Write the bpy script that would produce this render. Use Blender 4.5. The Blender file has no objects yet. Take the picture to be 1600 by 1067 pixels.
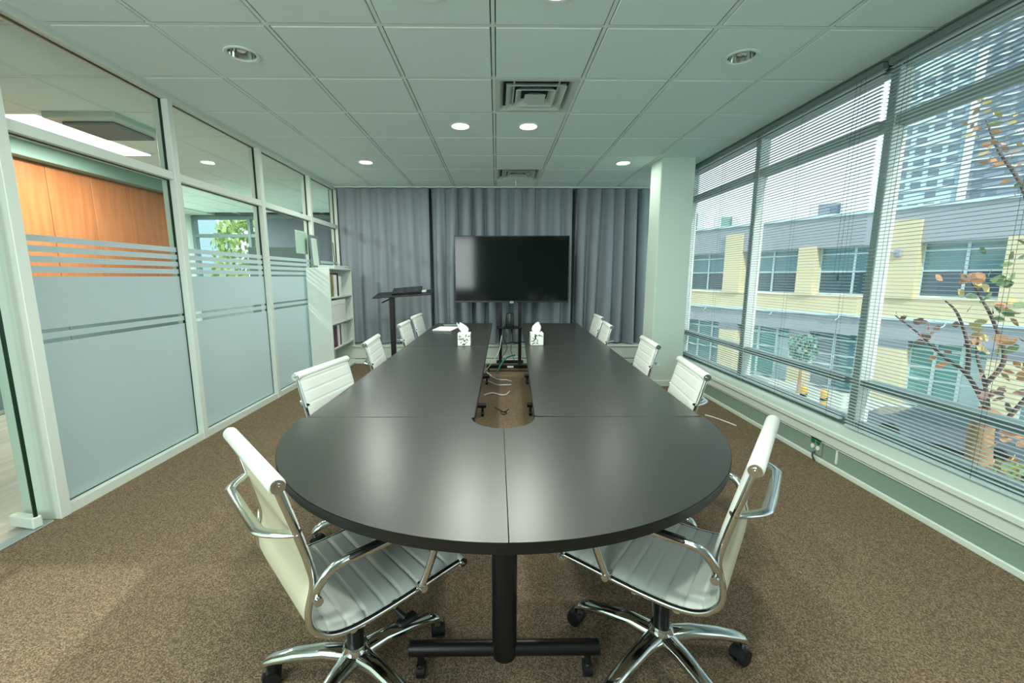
import bpy, math, random
from mathutils import Vector, Matrix, Euler
random.seed(7)
PI = math.pi
SC = bpy.context.scene
COL = SC.collection

# ------------------------------------------------------------------ camera
cd = bpy.data.cameras.new('camera')
cam = bpy.data.objects.new('camera', cd); COL.objects.link(cam)
cam.location = (0, 0, 1.33)
cam.rotation_euler = (PI/2 - 0.1530, 0, -0.0111)
cd.sensor_width = 36; cd.lens = 14.78
cd.shift_x = 16.73/1600
cd.clip_start = .02; cd.clip_end = 600
SC.camera = cam
# ------------------------------------------------------------------ sky, sun, exposure
SC.view_settings.view_transform = 'Standard'
SC.view_settings.look = 'None'
SC.view_settings.gamma = 1.0
SC.view_settings.use_curve_mapping = False
SC.view_settings.exposure = 0.32
w = bpy.data.worlds.new('world'); SC.world = w; w.use_nodes = True
wn = w.node_tree.nodes; wl = w.node_tree.links
bg = wn['Background']
SKY = (.80, .93, 1.0); SKY_S = 1.38
bg.inputs[0].default_value = (*SKY, 1); bg.inputs[1].default_value = SKY_S
# soft broken cloud over a pale sky, the same all round
wt = wn.new('ShaderNodeTexCoord'); wno = wn.new('ShaderNodeTexNoise'); wno.inputs['Scale'].default_value = 2.2
wno.inputs['Detail'].default_value = 4
wr = wn.new('ShaderNodeValToRGB'); wr.color_ramp.elements[0].position = .38; wr.color_ramp.elements[1].position = .62
wr.color_ramp.elements[0].color = (.66, .86, 1.0, 1); wr.color_ramp.elements[1].color = (.95, 1.0, 1.0, 1)
wl.new(wt.outputs['Generated'], wno.inputs['Vector']); wl.new(wno.outputs[0], wr.inputs[0]); wl.new(wr.outputs[0], bg.inputs[0])

def light(name, kind, loc, energy, color=(1, 1, 1), size=.1, rot=(0, 0, 0), size_y=None, spread=None):
    l = bpy.data.lights.new(name, kind); l.energy = energy; l.color = color
    if kind == 'AREA':
        l.shape = 'DISK' if size_y is None else 'RECTANGLE'
        l.size = size
        if size_y: l.size_y = size_y
        if spread: l.spread = spread
    o = bpy.data.objects.new(name, l); COL.objects.link(o); o.location = loc; o.rotation_euler = rot
    return o
sun = light('sun', 'SUN', (0, 0, 20), 2.6, (1.0, .96, .88)); sun.data.angle = .01
sun.rotation_euler = Vector((-.12, .80, -.56)).to_track_quat('-Z', 'Y').to_euler()

light('rear_window_daylight', 'AREA', (-1.70, -1.72, 1.76), 60, (.90, 1.0, .97), 1.25, (-PI/2, 0, PI), size_y=1.6)
LAMP_W = 15.0
LAMP_C = (.97, 1.0, .90)

# ------------------------------------------------------------------ materials
def lin(c):
    return tuple(((x/255)/12.92 if x/255 <= .04045 else ((x/255+.055)/1.055)**2.4) for x in c)
MATS = {}
def mat(name, c, rough=.5, metal=0.0, var=None, bump=None, emit=None, spec=None, coat=None, trans=None, c2=None, coord='Object', stretch=None):
    m = bpy.data.materials.new(name); m.use_nodes = True; MATS[name] = m
    nt = m.node_tree; n = nt.nodes; L = nt.links; p = n['Principled BSDF']
    a = lin(c); p.inputs['Base Color'].default_value = (*a, 1)
    p.inputs['Roughness'].default_value = rough; p.inputs['Metallic'].default_value = metal
    if spec is not None: p.inputs['Specular IOR Level'].default_value = spec
    if coat: p.inputs['Coat Weight'].default_value = coat; p.inputs['Coat Roughness'].default_value = .15
    if trans: p.inputs['Transmission Weight'].default_value = trans
    src = None
    if var or bump:
        tc = n.new('ShaderNodeTexCoord'); src = tc.outputs[coord]
        if stretch:
            mp = n.new('ShaderNodeMapping'); mp.inputs['Scale'].default_value = stretch
            L.new(src, mp.inputs[0]); src = mp.outputs[0]
    if var:
        t = n.new('ShaderNodeTexNoise'); t.inputs['Scale'].default_value = var[0]; t.inputs['Detail'].default_value = 5
        L.new(src, t.inputs['Vector'])
        r = n.new('ShaderNodeValToRGB'); r.color_ramp.elements[0].position = .3; r.color_ramp.elements[1].position = .7
        b = lin(c2) if c2 else tuple(x*(1-var[1]) for x in a)
        r.color_ramp.elements[0].color = (*b, 1); r.color_ramp.elements[1].color = (*(a if c2 else tuple(min(1, x*(1+var[1])) for x in a)), 1)
        L.new(t.outputs[0], r.inputs[0]); L.new(r.outputs[0], p.inputs['Base Color'])
    if bump:
        t = n.new('ShaderNodeTexNoise'); t.inputs['Scale'].default_value = bump[0]; t.inputs['Detail'].default_value = 3
        L.new(src, t.inputs['Vector'])
        bp = n.new('ShaderNodeBump'); bp.inputs['Strength'].default_value = bump[1]; bp.inputs['Distance'].default_value = bump[2] if len(bump) > 2 else .002
        L.new(t.outputs[0], bp.inputs['Height']); L.new(bp.outputs[0], p.inputs['Normal'])
    if emit:
        p.inputs['Emission Color'].default_value = (*emit[0], 1); p.inputs['Emission Strength'].default_value = emit[1]
    return m
def clear_glass(name, tint, ior=1.35):
    m = bpy.data.materials.new(name); m.use_nodes = True; MATS[name] = m
    nt = m.node_tree; n = nt.nodes; L = nt.links; n.remove(n['Principled BSDF'])
    t = n.new('ShaderNodeBsdfTransparent'); t.inputs[0].default_value = (*tint, 1)
    g = n.new('ShaderNodeBsdfGlossy'); g.inputs['Roughness'].default_value = .02
    f = n.new('ShaderNodeFresnel'); f.inputs[0].default_value = ior
    ge = n.new('ShaderNodeNewGeometry'); iv = n.new('ShaderNodeMath'); iv.operation = 'SUBTRACT'; iv.inputs[0].default_value = 1; L.new(ge.outputs['Backfacing'], iv.inputs[1])
    mu = n.new('ShaderNodeMath'); mu.operation = 'MULTIPLY'; L.new(iv.outputs[0], mu.inputs[0]); L.new(f.outputs[0], mu.inputs[1])
    x = n.new('ShaderNodeMixShader'); L.new(mu.outputs[0], x.inputs[0]); L.new(t.outputs[0], x.inputs[1]); L.new(g.outputs[0], x.inputs[2])
    L.new(x.outputs[0], n['Material Output'].inputs[0]); return m
def film(name, c, see=.08, trl=.45):
    m = bpy.data.materials.new(name); m.use_nodes = True; MATS[name] = m
    nt = m.node_tree; n = nt.nodes; L = nt.links; p = n['Principled BSDF']
    p.inputs['Base Color'].default_value = (*lin(c), 1); p.inputs['Roughness'].default_value = .45
    tl = n.new('ShaderNodeBsdfTranslucent'); tl.inputs[0].default_value = (*lin(c), 1)
    tr = n.new('ShaderNodeBsdfTransparent')
    x = n.new('ShaderNodeMixShader'); x.inputs[0].default_value = trl
    y = n.new('ShaderNodeMixShader'); y.inputs[0].default_value = see
    L.new(p.outputs[0], x.inputs[1]); L.new(tl.outputs[0], x.inputs[2]); L.new(x.outputs[0], y.inputs[1]); L.new(tr.outputs[0], y.inputs[2])
    L.new(y.outputs[0], n['Material Output'].inputs[0]); return m

def carpet_mat():
    m = mat('carpet', (118, 100, 80), .95, spec=.1)
    nt = m.node_tree; n = nt.nodes; L = nt.links; p = n['Principled BSDF']
    tc = n.new('ShaderNodeTexCoord')
    mp = n.new('ShaderNodeMapping'); mp.inputs['Scale'].default_value = (1, 1.0, 1); L.new(tc.outputs['Object'], mp.inputs[0])
    v = n.new('ShaderNodeTexVoronoi'); v.inputs['Scale'].default_value = 230; v.inputs['Randomness'].default_value = .55; L.new(mp.outputs[0], v.inputs['Vector'])
    nz = n.new('ShaderNodeTexNoise'); nz.inputs['Scale'].default_value = 520; nz.inputs['Detail'].default_value = 2; L.new(mp.outputs[0], nz.inputs['Vector'])
    big = n.new('ShaderNodeTexNoise'); big.inputs['Scale'].default_value = 1.3; L.new(mp.outputs[0], big.inputs['Vector'])
    r = n.new('ShaderNodeValToRGB'); r.color_ramp.elements[0].position = .1; r.color_ramp.elements[1].position = .9
    r.color_ramp.elements[0].color = (*lin((94, 80, 64)), 1); r.color_ramp.elements[1].color = (*lin((160, 142, 118)), 1)
    e = r.color_ramp.elements.new(.5); e.color = (*lin((124, 107, 87)), 1)
    L.new(v.outputs['Color'], r.inputs[0])
    mx = n.new('ShaderNodeMix'); mx.data_type = 'RGBA'; mx.blend_type = 'MULTIPLY'; mx.inputs[0].default_value = .55
    r2 = n.new('ShaderNodeValToRGB'); r2.color_ramp.elements[0].position = .35; r2.color_ramp.elements[1].position = .6
    r2.color_ramp.elements[0].color = (.45, .45, .45, 1); r2.color_ramp.elements[1].color = (1, 1, 1, 1)
    L.new(nz.outputs[0], r2.inputs[0]); L.new(r.outputs[0], mx.inputs[6]); L.new(r2.outputs[0], mx.inputs[7])
    L.new(mx.outputs[2], p.inputs['Base Color'])
    bp = n.new('ShaderNodeBump'); bp.inputs['Strength'].default_value = .6; bp.inputs['Distance'].default_value = .004
    L.new(v.outputs['Distance'], bp.inputs['Height']); bp.invert = True; L.new(bp.outputs[0], p.inputs['Normal'])
    return m
CARPET = carpet_mat()
M = MATS
mat('tile', (220, 240, 236), .9, bump=(260, .35, .003), var=(300, .04))
mat('grid_white', (222, 236, 230), .5)
mat('paint', (205, 224, 212), .7, bump=(80, .05))
mat('paint_trim', (212, 226, 214), .45)
mat('paint_shaded', (132, 156, 143), .6)  # same wall paint, with the shade under the sill put into its colour
mat('partition_paint', (214, 226, 216), .45)
mat('gasket', (16, 46, 30), .4)
mat('alu', (140, 156, 152), .5)
mat('post_paint', (222, 230, 226), .5)
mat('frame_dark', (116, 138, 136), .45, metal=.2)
mat('slat', (176, 192, 192), .4)
mat('cord_dark', (70, 78, 76), .7)
mat('table_top', (36, 38, 34), .315, spec=1.0, var=(3, .12), bump=(500, .04, .0006), stretch=(1, 12, 1))
mat('table_edge', (14, 16, 14), .4)
mat('black_metal', (12, 13, 14), .38)
mat('black_plastic', (20, 22, 24), .5)
mat('screen', (8, 17, 14), .09, spec=.32)
mat('bezel', (30, 36, 37), .3)
mat('leather', (205, 212, 205), .42, bump=(420, .08, .001))
mat('leather_back', (194, 191, 168), .45, bump=(420, .08, .001))
mat('chrome', (215, 220, 218), .10, metal=1)
mat('curtain', (136, 147, 154), .85, bump=(300, .15), var=(900, .08))
mat('shelf_white', (214, 226, 218), .5)
mat('paper', (235, 238, 232), .8)
mat('leaf_print', (240, 242, 236), .7)
mat('book_green', (86, 104, 52), .6, var=(14, .3), c2=(170, 150, 90))
mat('book_dark', (22, 34, 34), .6)
mat('book_purple', (124, 74, 104), .6, var=(20, .2), c2=(60, 40, 60))
mat('socket_green', (20, 110, 70), .5)
mat('cable_white', (205, 212, 206), .5)
mat('cable_teal', (30, 120, 100), .5)
mat('plug_blue', (28, 54, 130), .5)
mat('lamp_glow', (255, 250, 238), .5, emit=((1, .96, .86), 6.0))
mat('reflector', (200, 205, 200), .12, metal=1)
mat('vent', (196, 212, 204), .5)
mat('dark_void', (30, 48, 44), .8)
mat('wood_panel', (192, 124, 78), .35, var=(2.2, .2), c2=(174, 104, 62), stretch=(1, 9, .7))
mat('vinyl_floor', (184, 180, 166), .45, var=(2, .2), stretch=(6, .7, 1))
mat('grey_wall', (120, 132, 132), .7)
mat('next_room_light', (255, 255, 250), .5, emit=((1, 1, .97), 4.0))
mat('blind_dark', (92, 104, 112), .7)
mat('grey_board', (112, 130, 130), .7)
clear_glass('glass', (.93, .975, .955)); clear_glass('window_glass', (.95, .985, .98), 1.3)
film('film', (206, 222, 226))
# outdoors
mat('cream', (212, 204, 168), .85, var=(.6, .06))
mat('cream_trim', (240, 234, 206), .7)
mat('render_grey', (160, 168, 176), .85, var=(.5, .05))
mat('facade_grey', (128, 138, 146), .85)
mat('win_frame', (196, 220, 222), .4)
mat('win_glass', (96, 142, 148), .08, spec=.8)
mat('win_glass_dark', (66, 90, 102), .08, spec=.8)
mat('shop_glass', (96, 160, 158), .12, spec=.8)
mat('street', (168, 174, 170), .9, var=(.8, .12))
mat('pavement', (196, 206, 196), .9, var=(2, .1))
mat('hedge', (92, 120, 58), .8, var=(4, .3), c2=(150, 150, 70))
mat('tower_pale', (176, 204, 212), .7)
mat('tower_dark', (128, 142, 158), .7)
mat('tower_glass', (98, 120, 136), .2, spec=.7)
mat('balcony', (206, 218, 222), .7)
mat('far_green', (128, 168, 160), .8)
mat('bark', (176, 138, 98), .9, var=(14, .25), bump=(30, .4, .01))
mat('twig', (110, 92, 88), .8)
mat('leaf_green', (128, 152, 104), .6, var=(12, .2)); mat('leaf_yellow', (206, 186, 122), .6, var=(12, .2))
mat('leaf_orange', (206, 152, 112), .6, var=(12, .2)); mat('leaf_brown', (158, 124, 108), .6, var=(12, .2))
mat('foliage', (186, 204, 128), .8, var=(3, .3), c2=(130, 160, 88))
mat('car_blue', (96, 108, 122), .25, coat=.6); mat('car_grey', (150, 158, 162), .25, coat=.6)
mat('tyre', (24, 24, 26), .8)
mat('yellow_paint', (222, 178, 60), .5)
for mname in ('leaf_green', 'leaf_yellow', 'leaf_orange', 'leaf_brown', 'foliage'):
    nt = M[mname].node_tree; p = nt.nodes['Principled BSDF']
    p.inputs['Subsurface Weight'].default_value = 0.0

# ------------------------------------------------------------------ mesh builder
class MB:
    def __init__(s): s.v = []; s.f = []; s.mi = []; s.cur = 0
    def add(s, vs, fs, mtx=None):
        o = len(s.v)
        s.v += [tuple(mtx @ Vector(p)) for p in vs] if mtx else [tuple(p) for p in vs]
        s.f += [tuple(i+o for i in f) for f in fs]; s.mi += [s.cur]*len(fs)
    def box(s, lo, hi, b=0, mtx=None):
        x0, y0, z0 = lo; x1, y1, z1 = hi
        if not b:
            s.add([(x0,y0,z0),(x1,y0,z0),(x1,y1,z0),(x0,y1,z0),(x0,y0,z1),(x1,y0,z1),(x1,y1,z1),(x0,y1,z1)],
                  [(3,2,1,0),(4,5,6,7),(0,1,5,4),(1,2,6,5),(2,3,7,6),(3,0,4,7)], mtx); return
        b = min(b, (x1-x0)*.49, (y1-y0)*.49, (z1-z0)*.49)
        c = ((x0+x1)/2, (y0+y1)/2, (z0+z1)/2); h = ((x1-x0)/2, (y1-y0)/2, (z1-z0)/2)
        vs = []; idx = {}
        for sx in (-1, 1):
            for sy in (-1, 1):
                for sz in (-1, 1):
                    for k in range(3):
                        p = [c[i]+(sx, sy, sz)[i]*(h[i]-(0 if i == k else b)) for i in range(3)]
                        idx[(sx, sy, sz, k)] = len(vs); vs.append(p)
        fs = []
        for k in range(3):
            i, j = (k+1) % 3, (k+2) % 3
            for sk in (-1, 1):
                q = []
                for si, sj in ((-1, -1), (1, -1), (1, 1), (-1, 1)):
                    t = [0, 0, 0]; t[k] = sk; t[i] = si; t[j] = sj; q.append(idx[(*t, k)])
                fs.append(tuple(q if sk > 0 else q[::-1]))
        for k in range(3):       # edges along axis k
            i, j = (k+1) % 3, (k+2) % 3
            for si in (-1, 1):
                for sj in (-1, 1):
                    def g(sk, ax):
                        t = [0, 0, 0]; t[k] = sk; t[i] = si; t[j] = sj; return idx[(*t, ax)]
                    q = [g(-1, i), g(1, i), g(1, j), g(-1, j)]
                    fs.append(tuple(q if si*sj < 0 else q[::-1]))
        for sx in (-1, 1):
            for sy in (-1, 1):
                for sz in (-1, 1):
                    q = [idx[(sx, sy, sz, k)] for k in range(3)]
                    fs.append(tuple(q if sx*sy*sz > 0 else q[::-1]))
        s.add(vs, fs, mtx)
    def tube(s, path, r, n=10, closed=False, flat=None, cap=True, up=None):
        P = [Vector(p) for p in path]; m = len(P)
        rs = r if isinstance(r, (list, tuple)) else [r]*m
        tang = []
        for i in range(m):
            if closed: t = P[(i+1) % m]-P[i-1]
            else: t = P[min(i+1, m-1)]-P[max(i-1, 0)]
            tang.append(t.normalized() if t.length > 1e-9 else Vector((0, 0, 1)))
        a = Vector(up) if up else (Vector((0, 0, 1)) if abs(tang[0].z) < .9 else Vector((1, 0, 0)))
        vs = []; fs = []
        nrm = (a-tang[0]*a.dot(tang[0])).normalized()
        for i in range(m):
            base = Vector(up) if up else nrm
            nrm = base-tang[i]*base.dot(tang[i])
            nrm = nrm.normalized() if nrm.length > 1e-6 else tang[i].orthogonal().normalized()
            bi = tang[i].cross(nrm)
            fx = flat or 1.0
            for k in range(n):
                an = 2*PI*k/n
                vs.append(P[i]+nrm*(math.cos(an)*rs[i]*fx)+bi*(math.sin(an)*rs[i]))
        for i in range(m if closed else m-1):
            for k in range(n):
                a0 = i*n+k; a1 = i*n+(k+1) % n; b0 = ((i+1) % m)*n+k; b1 = ((i+1) % m)*n+(k+1) % n
                fs.append((a0, a1, b1, b0))
        if cap and not closed:
            fs.append(tuple(range(n))[::-1]); fs.append(tuple(range((m-1)*n, m*n)))
        s.add(vs, fs)
    def cyl(s, p0, p1, r, n=16, r1=None): s.tube([p0, p1], [r, r if r1 is None else r1], n)
    def lathe(s, prof, n=24, loc=(0, 0, 0), mtx=None):
        vs = []; fs = []
        for (r, z) in prof:
            for k in range(n):
                a = 2*PI*k/n; vs.append((loc[0]+r*math.cos(a), loc[1]+r*math.sin(a), loc[2]+z))
        for i in range(len(prof)-1):
            for k in range(n):
                fs.append((i*n+k, i*n+(k+1) % n, (i+1)*n+(k+1) % n, (i+1)*n+k))
        s.add(vs, fs, mtx)
    def prism(s, pts, z0, z1, mtx=None):
        n = len(pts)
        vs = [(x, y, z0) for x, y in pts]+[(x, y, z1) for x, y in pts]
        fs = [tuple(range(n))[::-1], tuple(range(n, 2*n))]+[(i, (i+1) % n, n+(i+1) % n, n+i) for i in range(n)]
        s.add(vs, fs, mtx)
    def grid(s, rows, flip=False):
        m = len(rows[0]); vs = [p for r in rows for p in r]; fs = []
        for i in range(len(rows)-1):
            for k in range(m-1):
                q = (i*m+k, i*m+k+1, (i+1)*m+k+1, (i+1)*m+k); fs.append(q[::-1] if flip else q)
        s.add(vs, fs)
    def mesh(s, name, mats, smooth=None):
        me = bpy.data.meshes.new(name); me.from_pydata(s.v, [], s.f)
        for x in (mats if isinstance(mats, (list, tuple)) else [mats]): me.materials.append(M[x])
        if any(s.mi): me.polygons.foreach_set('material_index', s.mi)
        if smooth:
            me.polygons.foreach_set('use_smooth', [True]*len(s.f)); me.set_sharp_from_angle(angle=math.radians(smooth))
        me.update(); return me
    def build(s, name, mats, parent=None, smooth=None, loc=None):
        return link(name, s.mesh(name, mats, smooth), parent, loc)
def link(name, me, parent=None, loc=None, rot=None):
    o = bpy.data.objects.new(name, me); COL.objects.link(o)
    if parent: o.parent = parent
    if loc: o.location = loc
    if rot: o.rotation_euler = rot
    return o
def tag(o, label=None, cat=None, group=None, kind=None):
    if label: o['label'] = label
    if cat: o['category'] = cat
    if group: o['group'] = group
    if kind: o['kind'] = kind
    return o
def empty(name, loc=(0, 0, 0), rz=0, label=None, cat=None, group=None, kind=None):
    o = bpy.data.objects.new(name, None); COL.objects.link(o); o.location = loc; o.rotation_euler = (0, 0, rz)
    o.empty_display_size = .1
    return tag(o, label, cat, group, kind)
def boxo(name, lo, hi, m, parent=None, b=0):
    mb = MB(); mb.box(lo, hi, b); return mb.build(name, m, parent)
KIDS = {}
def copy_tree(o, parent=None):
    c = o.copy(); COL.objects.link(c)
    if parent: c.parent = parent
    for ch in [x for x in list(o.children)]: copy_tree(ch, c)
    return c
def arc(cx, cy, r, a0, a1, n): return [(cx+r*math.cos(a0+(a1-a0)*i/n), cy+r*math.sin(a0+(a1-a0)*i/n)) for i in range(n+1)]
def smoothpath(pts, sub=6):
    P = [Vector(p) for p in pts]; out = []
    for i in range(len(P)-1):
        p0 = P[max(i-1, 0)]; p1 = P[i]; p2 = P[i+1]; p3 = P[min(i+2, len(P)-1)]
        for k in range(sub):
            t = k/sub
            out.append(.5*((2*p1)+(p2-p0)*t+(2*p0-5*p1+4*p2-p3)*t*t+(-p0+3*p1-3*p2+p3)*t**3))
    out.append(P[-1]); return out

H = 2.668
XL, XR, YF, YB = -2.45, 2.335, 6.80, -1.77
# ================================================================== SETTING
fl = boxo('floor', (-2.46, YB, -.06), (2.62, YF, 0), 'carpet'); tag(fl, kind='structure')
# ---- ceiling with lay-in tiles
T = .61; X0 = -.0175; Y0 = 2.4997
LAMPS = {(-1, -1): 'on', (0, -1): 'on', (-3, 0): 'off', (2, 0): 'off', (-1, 2): 'on', (0, 2): 'on', (-3, 4): 'on', (2, 4): 'on',
         (-1, -4): 'on', (0, -4): 'on', (-3, -4): 'on', (2, -4): 'on'}
VENTS = {(0, 1), (0, 5)}
def tile_mesh():
    mb = MB(); mb.box((-.289, -.289, -.004), (.289, .289, .02), .005); return mb.mesh('ceiling_tile', 'tile')
def tile_hole_mesh(r):
    mb = MB(); n = 32; h = .289
    def sq(k):
        a = 2*PI*k/n; c, s_ = math.cos(a), math.sin(a); q = h/max(abs(c), abs(s_)); return (c*q, s_*q)
    vs = []
    for z in (-.003, .02):
        for k in range(n): vs.append((*sq(k), z))
        for k in range(n): a = 2*PI*k/n; vs.append((r*math.cos(a), r*math.sin(a), z))
    fs = []
    for k in range(n):
        l = (k+1) % n
        fs.append((k, n+k, n+l, l)); fs.append((2*n+k, 2*n+l, 3*n+l, 3*n+k))
        fs.append((k, l, 2*n+l, 2*n+k)); fs.append((n+k, 3*n+k, 3*n+l, n+l))
    mb.add(vs, fs); return mb.mesh('ceiling_tile', 'tile')
ceil = empty('ceiling', (0, 0, H), kind='structure')
TM, THM = tile_mesh(), tile_hole_mesh(.083)
for j in range(-7, 7):
    for i in range(-4, 4):
        if (i, j) in VENTS: continue
        link('ceiling_tile', THM if (i, j) in LAMPS else TM, ceil, (X0+T*(i+.5), Y0+T*(j+.5), 0))
g = MB()
for i in range(-4, 5): g.box((X0+T*i-.010, YB, -.001), (X0+T*i+.010, YF, .012))
for j in range(-7, 8): g.box((XL-.02, Y0+T*j-.010, -.0015), (2.43, Y0+T*j+.010, .0115))
g.build('ceiling_grid', 'grid_white', ceil)
boxo('plenum_deck', (-2.5, YB, .10), (2.66, YF+.1, .16), 'dark_void', ceil)
# edge angle and soffit over the window
t = MB(); t.box((2.41, YB, H-.004), (2.45, YF, H+.09)); t.box((2.45, YB, 2.665), (2.66, YF, 2.75)); o = t.build('trim_1', 'paint_shaded'); tag(o, kind='structure')
# ---- far wall with low apron
fw = empty('wall_far', (0, YF, 0), kind='structure')
boxo('wall_panel', (-2.6, 0, 0), (2.7, .12, 2.78), 'grey_wall', fw)
boxo('apron', (-2.45, -.40, .085), (2.33, 0, .262), 'paint_trim', fw)
boxo('sill', (-2.45, -.425, .262), (2.33, 0, .285), 'paint_trim', fw, .006)
boxo('baseboard', (-2.45, -.41, 0), (2.33, -.01, .072), 'paint_trim', fw, .004)
# ---- rear wall (behind the camera) with its own window
rw = empty('wall_rear', (0, YB, 0), kind='structure')
for lo, hi in (((-2.6, -.12, 0), (-1.0, 0, .95)), ((-2.6, -.12, 2.58), (-1.0, 0, 2.78)), ((-2.6, -.12, .95), (-2.35, 0, 2.58)), ((-1.0, -.12, 0), (2.7, 0, 2.78))):
    boxo('wall_panel', lo, hi, 'grey_wall', rw)
w2 = empty('window_2', (0, YB, 0), kind='structure')
boxo('glass_pane', (-2.35, -.07, .95), (-1.0, -.06, 2.58), 'window_glass', w2)
for x in (-2.35, -1.70, -1.05): boxo('window_frame', (x, -.10, .95), (x+.05, -.03, 2.58), 'alu', w2)
# ---- left wall: framed glass partition
LW = empty('wall_left', (-2.45, 0, 0), kind='structure')
MULL = [2.212, 3.37, 4.565, 5.725, 6.655]
mm = MB(); mm.box((-.072, -.028, 0), (.034, .028, H-.03), .003); mme = mm.mesh('mullion', 'partition_paint')
for y in MULL[1:]: link('mullion', mme, LW, (0, y, 0))
mm = MB(); mm.box((-.17, -.030, 0), (.036, .030, H-.03), .003); mm.build('door_jamb', 'partition_paint', LW, loc=(0, MULL[0], 0))
boxo('head_rail', (-.07, YB, H-.048), (.035, YF, H+.02), 'partition_paint', LW, .003)
boxo('ceiling_channel', (-.05, YB, H-.012), (.055, YF, H+.004), 'grid_white', LW)
boxo('bottom_rail', (-.068, MULL[0]+.005, 0), (.028, YF, .055), 'partition_paint', LW, 0)
boxo('threshold', (-.04, YB, 0), (.02, MULL[0]-.05, .010), 'alu', LW, .003)
ends = MULL+[YF]
for k in range(5):
    a, b = ends[k]+(.028 if k == 0 else .028), ends[k+1]-.028
    boxo('transom_rail', (-.07, a, 2.05), (.026, b, 2.108), 'partition_paint', LW, .003)
    up = boxo('glass_pane', (-.026, a, 2.108), (-.018, b, H-.048), 'glass', LW)
    lowp = boxo('glass_pane', (-.026, a, .055), (-.018, b, 2.05), 'glass', LW)
    gk = MB()
    for lo, hi in ((.055, 2.05), (2.108, H-.048)):
        gk.box((-.03, a, lo), (-.012, a+.005, hi)); gk.box((-.03, b-.005, lo), (-.012, b, hi))
        gk.box((-.03, a, lo), (-.012, b, lo+.005)); gk.box((-.03, a, hi-.005), (-.012, b, hi))
    gk.build('gasket', 'gasket', LW)
    if k < 4:
        for lo, hi in ((1.517, 1.552), (1.462, 1.497), (1.407, 1.442), (1.352, 1.387), (1.045, 1.332), (.99, 1.025), (.06, .967)):
            boxo('film_band', (-.0175, a+.006, lo), (-.0165, b-.006, hi), 'film', lowp)
# solid wall from the door back
boxo('wall_panel', (-.07, YB, 0), (.0, .9, H), 'paint', LW)
# ---- frameless glass door at the left edge
D1 = empty('door_1', (-2.44, 2.085, 0), rz=-1.78, kind='structure')
boxo('glass_panel', (-.006, -.93, .012), (.006, 0, 2.45), 'glass', D1)
boxo('glass_edge', (-.007, -.006, .012), (.007, .003, 2.45), 'gasket', D1)
boxo('patch_fitting', (-.022, -.16, .012), (.022, .008, .075), 'partition_paint', D1, .006)
boxo('patch_fitting', (-.022, -.16, 2.40), (.022, .008, 2.46), 'partition_paint', D1, .006)
# ---- right wall: apron, sill, window
RW = empty('wall_right', (XR, 0, 0), kind='structure')
boxo('wall_panel', (.005, YB, 0), (.30, YF, .232), 'paint_shaded', RW)
boxo('moulding', (-.006, YB, .15), (.005, YF, .168), 'paint_trim', RW, .004)
boxo('moulding', (-.018, YB, .168), (.005, YF, .238), 'paint_trim', RW, .006)
o = boxo('trim_2', (XR-.037, YB, .238), (2.52, YF, .280), 'paint_trim', None, .008); tag(o, kind='structure')
o = boxo('baseboard_right', (XR-.012, YB, 0), (XR+.004, YF, .036), 'paint_trim', None, .004); tag(o, kind='structure')
W1 = empty('window_1', (2.52, 0, .28), kind='structure')
WY = [6.75, 5.62, 4.20, 2.82, 1.42, 0.02, -1.40, YB+.02]
for y in WY: boxo('window_frame', (-.02, y-.027, 0), (.072, y+.027, 2.39), 'post_paint', W1, .003)
for y in WY: boxo('shaded_face', (-.030, y-.026, 0), (-.020, y+.026, 2.39), 'frame_dark', W1, .002)  # darker strip paints in the shade on the posts' unlit room side
for i in range(len(WY)-1):
    a, b = WY[i+1]+.027, WY[i]-.027
    for z0, z1 in ((0, .05), (.295, .345), (1.99, 2.05), (2.33, 2.39)): boxo('window_frame', (-.015, a, z0), (.072, b, z1), 'frame_dark', W1, .003)
    for z0, z1 in ((.05, .295), (.345, 1.99), (2.05, 2.33)): boxo('glass_pane', (.040, a, z0), (.048, b, z1), 'window_glass', W1)
# ---- column between the window and the curtains
cl = MB(); cl.box((1.878, 5.0, 0), (2.265, 5.34, H+.02), .006); o = cl.build('wall_column', 'paint'); tag(o, kind='structure')
cl = MB(); cl.box((1.866, 4.988, 0), (2.277, 5.352, .075), .005); o = cl.build('baseboard_column', 'paint_trim'); tag(o, kind='structure')
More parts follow.
